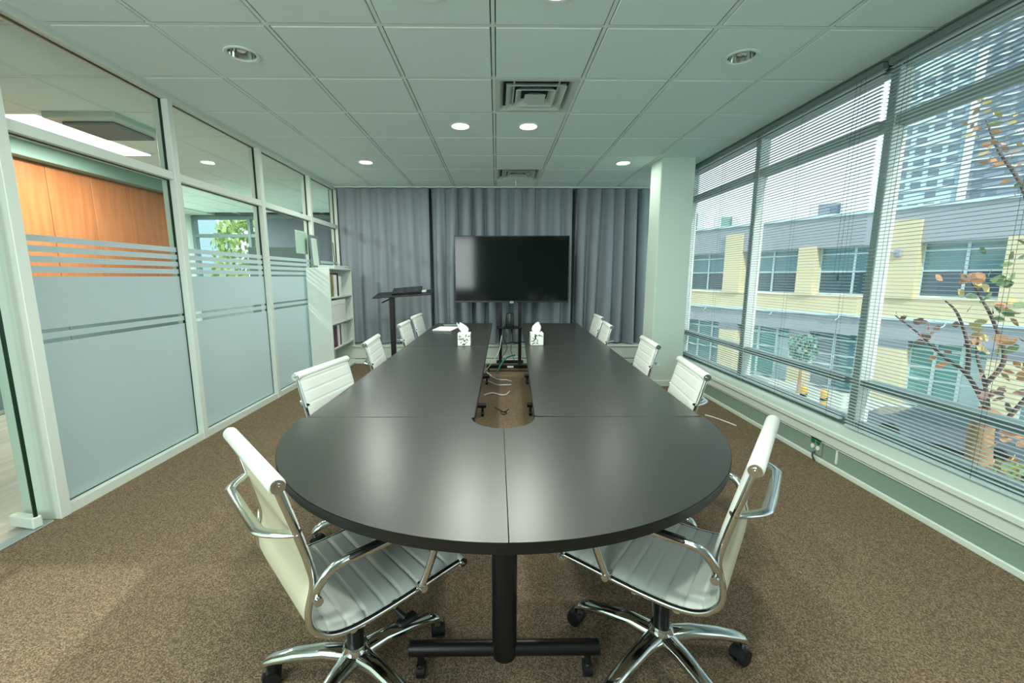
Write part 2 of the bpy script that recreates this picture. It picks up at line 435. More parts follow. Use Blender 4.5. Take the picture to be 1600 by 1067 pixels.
# the wall stub that closes the corner behind the column
# ================================================================== venetian blinds
def blind(y0, y1, label, n, low=0.0):
    o = empty('venetian_blind', (2.445, (y0+y1)/2, .285), label=label, cat='blind', group='venetian blinds over the long window')
    L = (y1-y0)/2; top = 2.335
    mb = MB(); mb.box((-.022, -L, top), (.022, L, top+.04), .003); mb.build('head_rail', 'frame_dark', o)
    mb = MB(); mb.box((-.013, -L, .012+low), (.013, L, .028+low), .003); mb.build('bottom_rail', 'slat', o)
    sm = MB(); rows = []
    for s_ in range(5):
        x = -.0125+.025*s_/4; rows.append([(x, -L, .0022*(1-(x/.0125)**2)), (x, L, .0022*(1-(x/.0125)**2))])
    sm.grid(rows); sm.grid([[(p[0], p[1], p[2]-.0006) for p in r] for r in rows], True)
    me = sm.mesh('slat', 'slat', 40)
    for k in range(n): link('slat', me, o, (0, 0, .045+low+(top-.06-low)*k/(n-1)), rot=(0, math.radians(1), 0))
    c = MB(); m_ = max(2, int((y1-y0)/.62)+1)
    for k in range(m_):
        y = -L+.12+(2*L-.24)*k/(m_-1)
        for x in (-.0135, .0135): c.box((x-.0006, y-.0006, .02), (x+.0006, y+.0006, top))
    c.build('ladder_cord', 'cord_dark', o)
    c = MB(); c.tube([(-.03, L-.12 if y0 > 1 else -L+.2, top), (-.032, L-.12 if y0 > 1 else -L+.2, top-1.1)], .004, 6)
    c.build('tilt_wand', 'cable_white', o)
    c = MB(); yy = -L+.14
    for q in range(2): c.tube([(-.028-.004*q, yy+.03*q, top), (-.03-.004*q, yy+.03*q, 1.05-.05*q)], .0011, 5)
    c.lathe([(.001, .02), (.006, .0), (.007, -.03), (.001, -.032)], 8, (-.03, yy, 1.05)); c.build('pull_cord', 'cord_dark', o)
    return o
blind(2.845, 6.0, 'long white slatted blind nearest the column, spanning two window bays', 100, .03)
blind(-.15, 2.80, 'white slatted blind at the camera end, with the autumn tree behind it', 102)

# ================================================================== ceiling fittings
def downlight(i, j, state):
    x, y = X0+T*(i+.5), Y0+T*(j+.5)
    pos = {(-3, 0): 'unlit recessed downlight near the glass wall, left of the ceiling vent', (2, 0): 'unlit recessed downlight near the window, right of the ceiling vent',
           (-1, 2): 'lit downlight just past the nearer ceiling vent, left one of the centre pair', (0, 2): 'lit downlight just past the nearer ceiling vent, right one of the centre pair',
           (-3, 4): 'lit downlight nearest the curtains on the bookcase side', (2, 4): 'lit downlight nearest the curtains, beside the square column',
           (-1, -1): 'lit downlight above the near end of the table, left of centre', (0, -1): 'lit downlight above the near end of the table, right of centre'}
    o = empty('recessed_downlight', (x, y, H-.003), label=pos.get((i, j), 'lit downlight behind the camera, %s, outside the picture' % {-3: 'nearest the glass wall', -1: 'left of the room centre', 0: 'right of the room centre', 2: 'nearest the window'}[i]), cat='ceiling light', group='recessed ceiling downlights')
    mb = MB(); mb.lathe([(.082, .004), (.097, .002), (.100, -.004), (.096, -.008), (.080, -.006), (.076, .004)], 32); mb.build('trim_ring', 'grid_white', o, 50)
    mb = MB(); mb.lathe([(.077, .0), (.072, .03), (.06, .065), (.045, .085), (.0, .09)], 32); mb.build('reflector', 'reflector', o, 60)
    mb = MB()
    if state == 'on':
        mb.lathe([(.0, -.001), (.055, .002), (.070, .010), (.070, .016), (.0, .02)], 24); mb.build('lens', 'lamp_glow', o, 40)
        light('downlight_lamp', 'AREA', (x, y, H-.015), 4.5 if (i, j) == (2, 4) else LAMP_W, LAMP_C, .13).parent = None
    else:
        pts = []
        for k in range(60):
            a = k*.42; pts.append((.020*math.cos(a), .020*math.sin(a), .075-.0011*k))
        mb.tube(pts, .0075, 6); mb.build('spiral_bulb', 'paper', o, 60)
for (i, j), s_ in LAMPS.items(): downlight(i, j, s_)
def vent(i, j, label):
    o = empty('ceiling_vent', (X0+T*(i+.5), Y0+T*(j+.5), H), label=label, cat='vent', group='square ceiling diffusers')
    boxo('plenum_box', (-.29, -.29, .03), (.29, .29, .09), 'dark_void', o)
    def ring(a, b, za, zb, name):
        mb = MB(); vs = []; 
        for q, z in ((a, za), (b, zb)): vs += [(-q, -q, z), (q, -q, z), (q, q, z), (-q, q, z)]
        vs += [(p[0]*.985, p[1]*.985, p[2]+.006) for p in vs]
        fs = []
        for k in range(4):
            l = (k+1) % 4; fs += [(k, l, 4+l, 4+k), (8+l, 8+k, 12+k, 12+l), (k, 8+k, 8+l, l), (4+k, 4+l, 12+l, 12+k)]
        mb.add(vs, fs); mb.build(name, 'vent', o)
    ring(.300, .262, .0, .0, 'face_frame'); ring(.262, .235, .0, .03, 'face_frame')
    ring(.215, .165, -.012, .028, 'louver_ring'); ring(.145, .10, -.012, .028, 'louver_ring')
    mb = MB(); mb.add([(-.078, -.078, -.012), (.078, -.078, -.012), (.078, .078, -.012), (-.078, .078, -.012), (-.03, -.03, .02), (.03, -.03, .02), (.03, .03, .02), (-.03, .03, .02)],
                      [(3, 2, 1, 0), (4, 5, 6, 7), (0, 1, 5, 4), (1, 2, 6, 5), (2, 3, 7, 6), (3, 0, 4, 7)]); mb.build('centre_plate', 'vent', o)
    mb = MB()
    for q in (-1, 1):
        mb.box((q*.16-.006, -.215, .012), (q*.16+.006, .215, .026)); mb.box((-.215, q*.16-.006, .012), (.215, q*.16+.006, .026))
    mb.build('cross_bar', 'vent', o)
vent(0, 1, 'square white ceiling vent nearer the camera, between the unlit downlights')
vent(0, 5, 'square white ceiling vent farther off, just in front of the curtains')
sp = empty('fire_sprinkler', (.273, 6.175, H), label='small white sprinkler head hanging from the ceiling near the curtains', cat='sprinkler')
mb = MB(); mb.lathe([(0, -.002), (.035, -.004), (.035, -.0), (0, 0)], 20); mb.build('escutcheon', 'grid_white', sp)
mb = MB(); mb.lathe([(.012, 0), (.012, -.06), (.006, -.07), (.006, -.085), (.0, -.086)], 14); mb.lathe([(.0, -.095), (.02, -.094), (.02, -.098), (0, -.099)], 14)
mb.box((-.010, -.002, -.096), (-.007, .002, -.058)); mb.box((.007, -.002, -.096), (.010, .002, -.058)); mb.build('nozzle', 'grid_white', sp)

# ================================================================== curtains
def curtain(x0, x1, folds, amp, seed, label, flare=0.0, z0=.30):
    rnd = random.Random(seed); o = empty('curtain', ((x0+x1)/2, 6.57, 0), label=label, cat='curtain', group='grey curtains across the far end')
    ph = [rnd.uniform(-.9, .9) for _ in range(int(folds)+3)]; am = [rnd.uniform(.55, 1.25) for _ in range(int(folds)+3)]
    nx = int(folds*14); nz = 18; W = x1-x0; rows = []
    for iz in range(nz+1):
        tz = iz/nz; z = z0+(2.628-z0)*tz; r = []
        for ix in range(nx+1):
            u = ix/nx; q = u*folds; k = int(q); f_ = q-k
            a = am[k]*(1-f_)+am[k+1]*f_; p_ = ph[k]*(1-f_)+ph[k+1]*f_
            s_ = math.sin(2*PI*q+p_*(1.2-.6*tz)+.5*math.sin(3*tz+k))
            s_ = math.copysign(abs(s_)**.8, s_)
            env = amp*a*(.62+.38*(1-tz))*(1 if tz < .97 else .75)
            fine = .006*math.sin(2*PI*q*2.7+k)*(1 if tz > .9 else .3)
            xx = (u-.5)*W*(1+flare*(1-tz)**2)+.35*amp*a*math.cos(2*PI*q+p_)*.5
            r.append((xx, env*s_+fine, z+(.012*math.sin(q*2.1) if iz == 0 else 0)))
        rows.append(r)
    mb = MB(); mb.grid(rows); mb.grid([[(p[0], p[1]+.004, p[2]) for p in r] for r in rows], True)
    mb.build('curtain_cloth', 'curtain', o, 80)
    hd = MB(); top = rows[-1]
    hd.grid([[(p[0], p[1]-.003, 2.575) for p in top], [(p[0], p[1]-.004, 2.6) for p in top], [(p[0], p[1]-.003, 2.631) for p in top]])
    hd.build('heading_tape', 'curtain', o, 80)
    hk = MB()
    for k in range(int(folds)):
        q = (k+.5)/folds; x = (q-.5)*W; hk.tube([(x, 0, 2.615), (x, 0, 2.638), (x+.006, 0, 2.645)], .0025, 5)
    hk.build('curtain_hook', 'alu', o)
curtain(-2.38, -1.02, 6, .046, 3, 'flattest grey curtain, hanging behind the bookcase and the lectern')
curtain(-.99, 1.14, 11, .088, 11, 'grey curtain hanging directly behind the television')
curtain(1.20, 2.30, 6, .115, 23, 'pale grey curtain with deep folds beside the square column', .02)
ct = MB(); ct.box((-2.42, 6.55, 2.640), (2.3, 6.59, 2.662), .003); o = ct.build('curtain_track', 'grid_white'); tag(o, 'white curtain track fixed to the ceiling above the grey curtains', 'curtain rail')

# ================================================================== tables
def yawmtx(x, y, a): return Matrix.Translation((x, y, 0)) @ Matrix.Rotation(a, 4, 'Z')
TZ = .735
def caster_small():
    mb = MB(); mb.cyl((0, 0, .045), (0, 0, .085), .012, 10); mb.cyl((-.014, 0, .025), (.014, 0, .025), .025, 16); mb.box((-.010, -.018, .03), (.010, .018, .052), .004)
    return mb.mesh('caster', 'black_plastic', 40)
CSM = caster_small()
def t_leg(parent, x, y, ang, half, barh=.105):
    """column + foot bar with two casters"""
    c, s_ = math.cos(ang), math.sin(ang)
    mb = MB(); mb.cyl((x, y, barh-.02), (x, y, TZ-.028), .041, 28); mb.box((x-.09, y-.09, TZ-.040), (x+.09, y+.09, TZ-.028), .004)
    mb.build('pedestal_column', 'black_metal', parent, 40)
    p0 = (x-c*half, y-s_*half, barh); p1 = (x+c*half, y+s_*half, barh)
    mb = MB(); mb.tube([p0, p1], .024, 16); b = mb.build('foot_bar', 'black_metal', parent, 40)
    for q in (-1, 1): link('caster', CSM, parent, (x+q*c*(half-.035), y+q*s_*(half-.035), 0))
def rect_table(cx, cy, ang, label):
    o = empty('conference_table', (cx, cy, 0), ang, label, 'table', 'straight sections of the conference table')
    W, L = .715, 1.845
    mb = MB(); mb.box((-W/2, -L/2, TZ-.028), (W/2, L/2, TZ), .0025); mb.build('table_top', 'table_top', o)
    mb = MB(); e = .0015
    for sx in (-1, 1): mb.box((sx*(W/2)-(.0015 if sx < 0 else -.0002), -L/2+.003, TZ-.0265), (sx*(W/2)+(.0002 if sx < 0 else -.0002)+(.0015 if sx > 0 else 0), L/2-.003, TZ-.0025))
    mb.build('edge_band', 'table_edge', o)
    for q in (-1, 1): t_leg(o, 0, q*(L/2-.32), 0, .33)
    mb = MB(); mb.box((-.03, -L/2+.34, .56), (.03, L/2-.34, .60), .004); mb.build('stretcher_beam', 'black_metal', o)
LA, RA = math.radians(-.6), math.radians(-2.6)
def along(x, y, a, d): return (x-math.sin(a)*d, y+math.cos(a)*d)
LC = (-.455, 1.735); RC = (.522, 1.735)
for k in range(2):
    x, y = along(*LC, LA, .925+1.850*k); rect_table(x, y, LA, ['straight dark table section on the bookcase side, touching the rounded end', 'straight dark table section at the television end, on the bookcase side'][k])
for k in range(2):
    x, y = along(*RC, RA, .925+1.850*k); rect_table(x, y, RA, ['straight dark table section on the window side, touching the rounded end', 'straight dark table section at the television end, on the window side'][k])
et = empty('rounded_table_end', (.027, 1.733, 0), 0, 'half-round dark end section of the conference table, nearest the camera', 'table')
R = .862
for sx in (-1, 1):
    a0, a1 = (PI, 1.5*PI) if sx < 0 else (1.5*PI, 2*PI)
    pts = arc(0, 0, R, a0, a1, 40)
    pts = [(min(p[0], -.0012) if sx < 0 else max(p[0], .0012), p[1]) for p in pts]
    inner = arc(0, 0, .135, a1, a0, 12) if sx < 0 else arc(0, 0, .135, 2*PI, 1.5*PI, 12)
    inner = [(min(p[0], -.0012) if sx < 0 else max(p[0], .0012), p[1]) for p in inner]
    mb = MB()
    mb.prism(pts+inner, TZ-.028, TZ)
    mb.build('table_top', 'table_top', et)
    mb = MB(); ro = arc(0, 0, R+.0012, a0, a1, 40)
    mb.grid([[(x, y, TZ-.030) for x, y in ro], [(x, y, TZ-.0015) for x, y in ro]]); mb.grid([[(x*.997, y*.997, TZ-.030) for x, y in ro], [(x*.997, y*.997, TZ-.0015) for x, y in ro]], True); mb.build('edge_band', 'table_edge', et, 30)
    mb = MB(); mb.box((sx*.135-.045, -.045, TZ-.06), (sx*.135+.02 if sx < 0 else sx*.135+.045, -.012, TZ-.03), .004); mb.cyl((sx*.12, -.03, TZ-.09), (sx*.12, -.03, TZ-.05), .007, 8)
    mb.build('joining_bracket', 'black_plastic', et)
t_leg(et, -.003, -.50, 0, .315)

# ================================================================== office chairs
def chair_profile():
    key = [(.272, .428), (.20, .424), (.11, .418), (.0, .413), (-.09, .416), (-.15, .433), (-.188, .470), (-.196, .52), (-.180, .59), (-.188, .65), (-.206, .726), (-.225, .80), (-.243, .868)]
    return smoothpath([(0, y, z) for y, z in key], 24)
PROF = chair_profile()
HW = .2105
def make_chair():
    o = empty('office_chair', (0, 0, 0), 0, 'white leather office chair', 'chair', 'white leather office chairs round the table')
    P = PROF; n = len(P); s_ = [0]
    for i in range(1, n): s_.append(s_[-1]+(P[i]-P[i-1]).length)
    nr = []
    for i in range(n):
        t = (P[min(i+1, n-1)]-P[max(i-1, 0)]).normalized(); nr.append(Vector((0, t.z, -t.y)) )   # towards the sitter
    for i in range(n):
        if nr[i].z < 0 and i < 48: nr[i] = -nr[i]
    for i in range(1, n):
        if nr[i].dot(nr[i-1]) < 0: nr[i] = -nr[i]
    xs = [-HW, -HW+.012, -HW+.05, -.07, .07, HW-.05, HW-.012, HW]; ins = [.002, .010, .0125, .0125, .0125, .0125, .010, .002]
    front, back = [], []
    for i in range(n):
        dep = .58 if i < 125 else .18
        rib = min(1, abs(math.sin(PI*s_[i]/.054))/.42)**.6
        front.append([(x, *(P[i]+nr[i]*(.001+ins[q]*(1-dep+dep*rib)))[1:]) for q, x in enumerate(xs)])
        back.append([(x, *(P[i]-nr[i]*(.001+ins[q]*.6))[1:]) for q, x in enumerate(xs)])
    cut = 125
    for nm, a, b in (('seat_pad', 0, cut), ('backrest', cut, n-1)):
        mb = MB(); mb.grid(front[a:b+1]); mb.cur = 1; mb.grid(back[a:b+1], True); mb.build(nm, ['leather', 'leather_back'], o, 50)
    def capd(x, y, z, r, par):
        mb = MB(); sg = 1 if x > 0 else -1
        mb.cyl((x, y, z), (x+sg*.007, y, z), r, 24); mb.cyl((x+sg*.007, y, z), (x+sg*.010, y, z), r*.55, 16); mb.cyl((x+sg*.010, y, z), (x+sg*.013, y, z), r*.22, 10)
        mb.build('end_cap', 'chrome', par, 40)
    for nm, y, z, r in (('top_roll', -.246, .870, .0195), ('front_roll', .272, .421, .016)):
        mb = MB(); mb.tube([(-HW-.012, y, z), (-HW-.008, y, z), (HW+.008, y, z), (HW+.012, y, z)], [r*.8, r, r, r*.8], 22)
        rr = mb.build(nm, 'leather', o, 50)
        for sx in (-1, 1): capd(sx*(HW+.012), y, z, r*.82, rr)
    for sx in (-1, 1):
        mb = MB(); mb.tube([(sx*.2155, (p-q*.004)[1], (p-q*.004)[2]) for p, q in zip(P[::4], nr[::4])], .009, 10, up=(1, 0, 0)); mb.build('side_frame', 'chrome', o, 60)
        # arm loop: rear lug, top bar, front leg
        pth = smoothpath([(sx*.226, -.186, .56), (sx*.240, -.176, .60), (sx*.250, -.135, .636), (sx*.252, -.02, .636), (sx*.252, .12, .632), (sx*.251, .165, .615), (sx*.246, .162, .57), (sx*.238, .132, .48), (sx*.231, .112, .43)], 6)
        mb = MB(); mb.tube(pth, .0125, 10, flat=.75, up=(1, 0, 0)); 
        mb.cyl((sx*.215, -.183, .558), (sx*.246, -.183, .558), .011, 12); mb.cyl((sx*.215, .112, .425), (sx*.244, .112, .425), .011, 12)
        a = mb.build('armrest', 'chrome', o, 60)
        mb = MB(); mb.box((sx*.252-.013, -.11, .640), (sx*.252+.013, .12, .650), .004); mb.build('arm_pad', 'black_plastic', a)
    # rear handle-like spreader
    pth = smoothpath([(-.214, -.205, .735), (-.19, -.235, .735), (-.15, -.268, .735), (-.10, -.275, .735), (.10, -.275, .735), (.15, -.268, .735), (.19, -.235, .735), (.214, -.205, .735)], 5)
    mb = MB(); mb.tube(pth, .015, 10, flat=.5, up=None); mb.build('back_spreader', 'chrome', o, 60)
    pth = smoothpath([(-.214, .03, .408), (-.12, .03, .392), (.12, .03, .392), (.214, .03, .408)], 4)
    mb = MB(); mb.tube(pth, .013, 10); mb.tube([(p[0], p[1]-.12, p[2]) for p in pth], .013, 10); mb.build('seat_spreader', 'chrome', o, 60)
    mb = MB(); mb.box((-.07, -.115, .345), (.07, .075, .39), .012); mb.box((-.04, .05, .335), (.04, .12, .375), .012); mb.build('tilt_mechanism', 'black_plastic', o)
    mb = MB(); mb.tube(smoothpath([(.05, .02, .365), (.13, .05, .352), (.19, .075, .32)], 5), .008, 8)
    mb.box((.172, .050, .300), (.204, .115, .318), .006); mb.build('height_lever', 'black_plastic', o, 50)
    mb = MB(); mb.cyl((0, 0, .15), (0, 0, .35), .0265, 24); mb.cyl((0, 0, .30), (0, 0, .352), .034, 24, .040); mb.build('gas_column', 'black_metal', o, 40)
    mb = MB(); mb.lathe([(.0, .072), (.036, .074), (.044, .09), (.043, .135), (.034, .156), (.0, .158)], 28); mb.build('base_hub', 'chrome', o, 40)
    am = MB(); rows = []
    sec = [(.030, .115, .032, .030), (.10, .122, .027, .026), (.20, .112, .024, .022), (.265, .098, .022, .020), (.292, .088, .021, .020), (.310, .074, .015, .014), (.318, .062, .008, .006)]
    for (r, z, hw, hh) in sec:
        ring = []
        for k in range(12):
            a = 2*PI*k/12; c, s2 = math.cos(a), math.sin(a)
            ring.append((r, math.copysign(abs(c)**.7, c)*hw, z+math.copysign(abs(s2)**.7, s2)*hh*.75))
        rows.append(ring+[ring[0]])
    am.grid(rows); am.cyl((.298, 0, .055), (.298, 0, .085), .012, 12)
    ame = am.mesh('base_arm', 'chrome', 50)
    cm = MB()
    for q in (-1, 1): cm.cyl((-.014, q*.005, .0265), (-.014, q*.024, .0265), .0265, 20)
    hood = [(-.014+.030*math.cos(a), .0265+.030*math.sin(a)) for a in [PI*.05+PI*.9*k/10 for k in range(11)]]
    cm.grid([[(x, -.025, z) for x, z in hood], [(x, .025, z) for x, z in hood]]); cm.cyl((0, 0, .045), (0, 0, .066), .010, 10)
    cme = cm.mesh('caster', 'black_plastic', 40)
    for k in range(5):
        a = link('base_arm', ame, o, rot=(0, 0, 2*PI*k/5))
        c = link('caster', cme, a, (.298, 0, 0)); c.rotation_euler = (0, 0, k*1.3+.4)
    return o
proto = make_chair()
def rotbase(c, ang):
    k = 0
    for ch in c.children:
        if ch.name.startswith('base_arm'): ch.rotation_euler = (0, 0, ang+2*PI*k/5); k += 1
CH = [  # (x, y, heading, from roll midpoint?, label, base angle)
 (-.461, 1.209, -.816, False, 'white leather office chair at the near left of the rounded table end, turned towards it', PI+.816),
 (.563, 1.271, .912, False, 'white leather office chair at the near right of the rounded table end, turned towards it', .03-.912),
 (-.89, 2.13, math.radians(-101), True, 'white chair on the bookcase side, nearest of that row to the camera', .4),
 (-.91, 3.045, math.radians(-86), True, 'white chair on the bookcase side, second of that row, just right of the bookcase', .9),
 (-.915, 4.15, math.radians(-91), True, 'white chair on the bookcase side, third of that row, beside the lectern pole', .2),
 (-.94, 4.95, math.radians(-93), True, 'white chair on the bookcase side, farthest of that row, by the stack of papers', .7),
 (1.0, 2.10, math.radians(82), True, 'white chair on the window side, nearest of that row, before the sill', .5),
 (1.087, 2.945, math.radians(84.3), True, 'white chair on the window side, second of that row, in front of the column', 1.1),
 (1.07, 4.03, math.radians(85), True, 'white chair on the window side, third of that row, in front of the pale curtain', .1),
 (1.18, 4.85, math.radians(88), True, 'white chair on the window side, farthest of that row, half hidden', .6)]
for i, (x, y, th, roll, lab, ba) in enumerate(CH):
    c = proto if i == 0 else copy_tree(proto)
    if roll: x += -math.sin(th)*.245; y += math.cos(th)*.245
    c.location = (x, y, 0); c.rotation_euler = (0, 0, th); c['label'] = lab
    rotbase(c, ba)

# ================================================================== things on the table
def tissue_box(x, y, rz, label, lean, seed):
    rnd = random.Random(seed)
    o = empty('tissue_box', (x, y, TZ), rz, label, 'tissue box', 'tissue boxes on the table')
    mb = MB(); mb.box((-.055, -.055, 0), (.055, .055, .108), .003); b = mb.build('carton', 'leaf_print', o)
    lf = MB()
    for f_ in range(4):
        R_ = Matrix.Rotation(f_*PI/2, 4, 'Z')
        for k in range(17):
            cx, cz = rnd.uniform(-.044, .044), rnd.uniform(.012, .096); a = rnd.uniform(0, PI); l, w_ = rnd.uniform(.008, .016), rnd.uniform(.002, .0045)
            pts = []
            for q in range(8):
                t = 2*PI*q/8; u, v = l*math.cos(t), w_*math.sin(t)*(1.1-.5*math.cos(t))
                X_, Z_ = cx+u*math.cos(a)-v*math.sin(a), cz+u*math.sin(a)+v*math.cos(a)
                pts.append((max(-.054, min(.054, X_)), -.0557, max(.003, min(.105, Z_))))
            lf.add(pts, [tuple(range(8))], R_)
    lf.build('leaf_pattern', 'book_dark', b)
    mb = MB(); rows = []
    for iz in range(8):
        t = iz/7; z = .104+.085*t; r = []
        rad = .010+.030*math.sin(PI*min(1, t*.85+.05))*(1-.35*t)
        for k in range(17):
            a = 2*PI*k/16; rr = rad*(1+.35*math.sin(3*a+seed+t*2)+.15*math.sin(5*a))
            r.append((lean*t*t*.05+rr*math.cos(a), .45*rr*math.sin(a), z+.012*math.sin(2*a+seed)*t))
        r[-1] = r[0]; rows.append(r)
    mb.grid(rows); mb.grid([[(p[0]*.96, p[1]*.9, p[2]) for p in r] for r in rows], True); mb.build('tissue', 'paper', o, 80)
tissue_box(-.284, 3.665, 0, 'leaf-patterned tissue box on the bookcase-side table, its tissue leaning left', -1.0, 1)
tissue_box(.354, 3.69, .02, 'leaf-patterned tissue box on the window-side table, with an upright rounded tissue', .2, 4)
nb = empty('dark_folder', (-.52, 5.15, TZ), .25, 'thin dark folder lying behind the papers at the far table end', 'folder')
mb = MB(); mb.box((-.14, -.11, 0), (.14, .11, .008), .002); mb.build('cover', 'book_dark', nb)
mb = MB(); mb.box((-.132, -.105, .008), (.13, .105, .0095)); mb.build('inner_sheet', 'grey_board', nb)
ps = empty('paper_stack', (-.575, 4.74, TZ), -.12, 'white stack of papers at the far end of the bookcase-side table', 'papers')
for k in range(5):
    mb = MB(); mb.box((-.105, -.15, .004*k), (.105, .15, .004*k+.0038), .0008); q = mb.build('paper_sheet', 'paper', ps); q.rotation_euler = (0, 0, random.uniform(-.09, .09)); q.location = (random.uniform(-.012, .012), random.uniform(-.01, .01), 0)

# ================================================================== television on its trolley
tv = empty('television', (.215, 6.0, .97), math.radians(-1.2), 'large black flat television, switched off, on the trolley before the curtains', 'television')
mb = MB(); mb.box((-.805, 0, 0), (.805, .045, .925), .006); mb.build('housing', 'bezel', tv)
mb = MB(); mb.box((-.793, -.003, .022), (.793, .002, .914), .001); mb.build('screen', 'screen', tv)
mb = MB(); mb.box((-.805, -.005, -.002), (.805, .004, .016), .002); mb.build('lower_bezel', 'bezel', tv)
mb = MB(); mb.box((-.028, -.010, -.018), (.028, .012, .016), .005); mb.build('sensor_bump', 'alu', tv)
mb = MB(); mb.box((-.25, .045, .2), (.25, .075, .7), .01); mb.build('wall_mount_plate', 'black_metal', tv)
ts = empty('tv_trolley', (.197, 6.1, 0), 0, 'black metal television trolley with two posts and a small shelf', 'tv stand')
for x in (-.142, .142):
    mb = MB(); mb.box((x-.022, -.022, .06), (x+.022, .022, 1.7), .004); mb.build('post', 'black_metal', ts)
mb = MB(); mb.box((-.20, -.14, .590), (.17, .10, .606), .003); mb.build('shelf', 'black_metal', ts)
mb = MB(); mb.box((-.34, -.30, .05), (.32, -.24, .10), .006); mb.build('front_foot', 'black_metal', ts)
mb = MB(); mb.box((-.17, -.28, .05), (-.11, .12, .09), .006); mb.box((.11, -.28, .05), (.17, .12, .09), .006); mb.box((-.20, .06, .05), (.20, .12, .09), .006); mb.build('base_frame', 'black_metal', ts)
mb = MB(); mb.box((-.05, -.302, .062), (.04, -.2995, .088), .001); q = mb.build('rating_label', 'paper', ts); q['label'] = 'white label'
for x in (-.31, .29, -.14, .14): link('caster', CSM, ts, (x, -.27 if abs(x) > .2 else .09, 0)).scale = (1, 1, .8)
spk = empty('speaker', (.19, 6.07, .606), 0, 'dark cylindrical speaker standing on the trolley shelf', 'speaker')
mb = MB(); mb.lathe([(.0, .0), (.062, .0), (.064, .006), (.056, .19), (.050, .198), (.0, .2)], 28); mb.build('body', 'bezel', spk, 40)
mb = MB(); mb.lathe([(.045, .199), (.048, .2), (.044, .204), (.0, .204)], 24); mb.build('top_cap', 'black_plastic', spk, 40)
def cable(name, pts, r, m, label, group=None):
    mb = MB(); mb.tube(smoothpath(pts, 7), r, 6); o = mb.build(name, m, None, 60); tag(o, label, 'cable', group)
G_ = 'cables on the floor by the trolley'
cable('cable', [(-.14, 5.75, .012), (-.05, 5.45, .01), (.05, 5.3, .01), (.12, 5.30, .01), (.19, 5.22, .01)], .008, 'cable_white', 'pale cable lying nearest the trolley wheels in the table gap', G_)
cable('cable', [(-.15, 5.3, .01), (.0, 5.06, .01), (.1, 5.04, .01), (.18, 5.05, .01)], .008, 'cable_white', 'short straight pale cable in the table gap, between two longer ones', G_)
cable('cable', [(-.14, 4.6, .01), (-.05, 4.68, .01), (.05, 4.60, .01), (.11, 4.62, .01), (.15, 4.76, .01)], .008, 'cable_white', 'curved pale cable in the table gap, nearest the camera of the three', G_)
cable('cable', [(-.18, 5.72, .02), (-.1, 5.65, .12), (.02, 5.75, .28), (.06, 6.02, .40), (.09, 6.14, .60)], .006, 'cable_white', 'pale cable rising from the floor to the trolley shelf', G_)
cable('cable', [(.0, 5.68, .012), (.08, 5.72, .16), (.16, 5.78, .22), (.26, 5.8, .24)], .012, 'cable_teal', 'short teal cable beside the right trolley post', G_)
cable('cable', [(.12, 6.13, .588), (.10, 6.10, .45), (.15, 6.06, .30), (.08, 5.98, .18), (.05, 5.9, .10)], .004, 'book_dark', 'thin dark cable hanging left of centre under the trolley shelf', G_)
cable('cable', [(.22, 6.13, .588), (.23, 6.12, .42), (.21, 6.10, .26), (.26, 6.0, .12), (.24, 5.93, .10)], .004, 'book_dark', 'thin dark cable hanging right of centre under the trolley shelf', G_)
cable('cable', [(-.19, 5.50, .04), (-.165, 5.2, .30), (-.155, 4.7, .55), (-.15, 4.2, .62), (-.135, 3.7, .64)], .006, 'cable_white', 'pale cable running up along the inner edge of the bookcase-side table', G_)
ck = MB(); ck.tube(smoothpath([(-.02, 4.16, .006), (.06, 4.02, .006), (.10, 3.98, .006), (.06, 3.93, .006), (.04, 4.0, .006), (.09, 4.03, .006), (.12, 4.1, .006)], 6), .004, 6)
o = ck.build('cable', 'book_dark', None, 60); tag(o, 'thin dark looped cable on the carpet in the table gap', 'cable', G_)
pp = empty('power_strip', (-.20, 5.40, 0), 1.2, 'black power strip with a blue plug at the edge of the table gap', 'power strip')
mb = MB(); mb.box((-.16, -.025, 0), (.16, .025, .035), .006); mb.build('strip_body', 'black_plastic', pp)
mb = MB(); mb.box((-.03, -.03, .035), (.03, .02, .075), .008); q = mb.build('plug', 'plug_blue', pp); q['label'] = 'blue plug'

# ================================================================== lectern with laptop
lt = empty('lectern', (-1.435, 5.80, 0), 0, 'black single-post lectern with a thin tilted top, before the flat curtain', 'lectern')
mb = MB(); mb.box((-.032, -.032, .03), (.032, .032, 1.045), .006); mb.build('post', 'black_metal', lt)
mb = MB(); mb.box((-.25, -.20, 0), (.25, .20, .03), .008); mb.build('base_plate', 'black_metal', lt)
TILT = Matrix.Translation((.165, 0, 1.10)) @ Euler((math.radians(7), math.radians(-3.5), math.radians(3))).to_matrix().to_4x4()
mb = MB(); mb.box((-.38, -.20, -.010), (.39, .20, .006), .003, TILT); mb.build('lectern_top', 'black_plastic', lt)
mb = MB(); mb.tube([(-.04, -.02, 1.02), (-.10, -.14, .985)], .009, 8); mb.build('tilt_lever', 'black_metal', lt)
mb = MB(); mb.box((-.09, -.06, -.035), (.09, .06, -.010), .006, TILT @ Matrix.Translation((-.13, 0, 0))); mb.box((-.02, -.10, -.028), (.22, -.05, -.012), .004, TILT); mb.build('tilt_bracket', 'alu', lt)
lp = empty('laptop', (-1.435, 5.80, 0), 0, 'closed black laptop propped at a slant on the lectern top', 'laptop')
LT = TILT @ Matrix.Translation((.06, -.13, .007)) @ Matrix.Rotation(math.radians(6), 4, 'X') @ Matrix.Translation((0, .15, 0)) @ Matrix.Rotation(.06, 4, 'Z')
mb = MB(); mb.box((-.21, -.15, 0), (.19, .16, .014), .004, LT); mb.build('lower_case', 'black_plastic', lp)
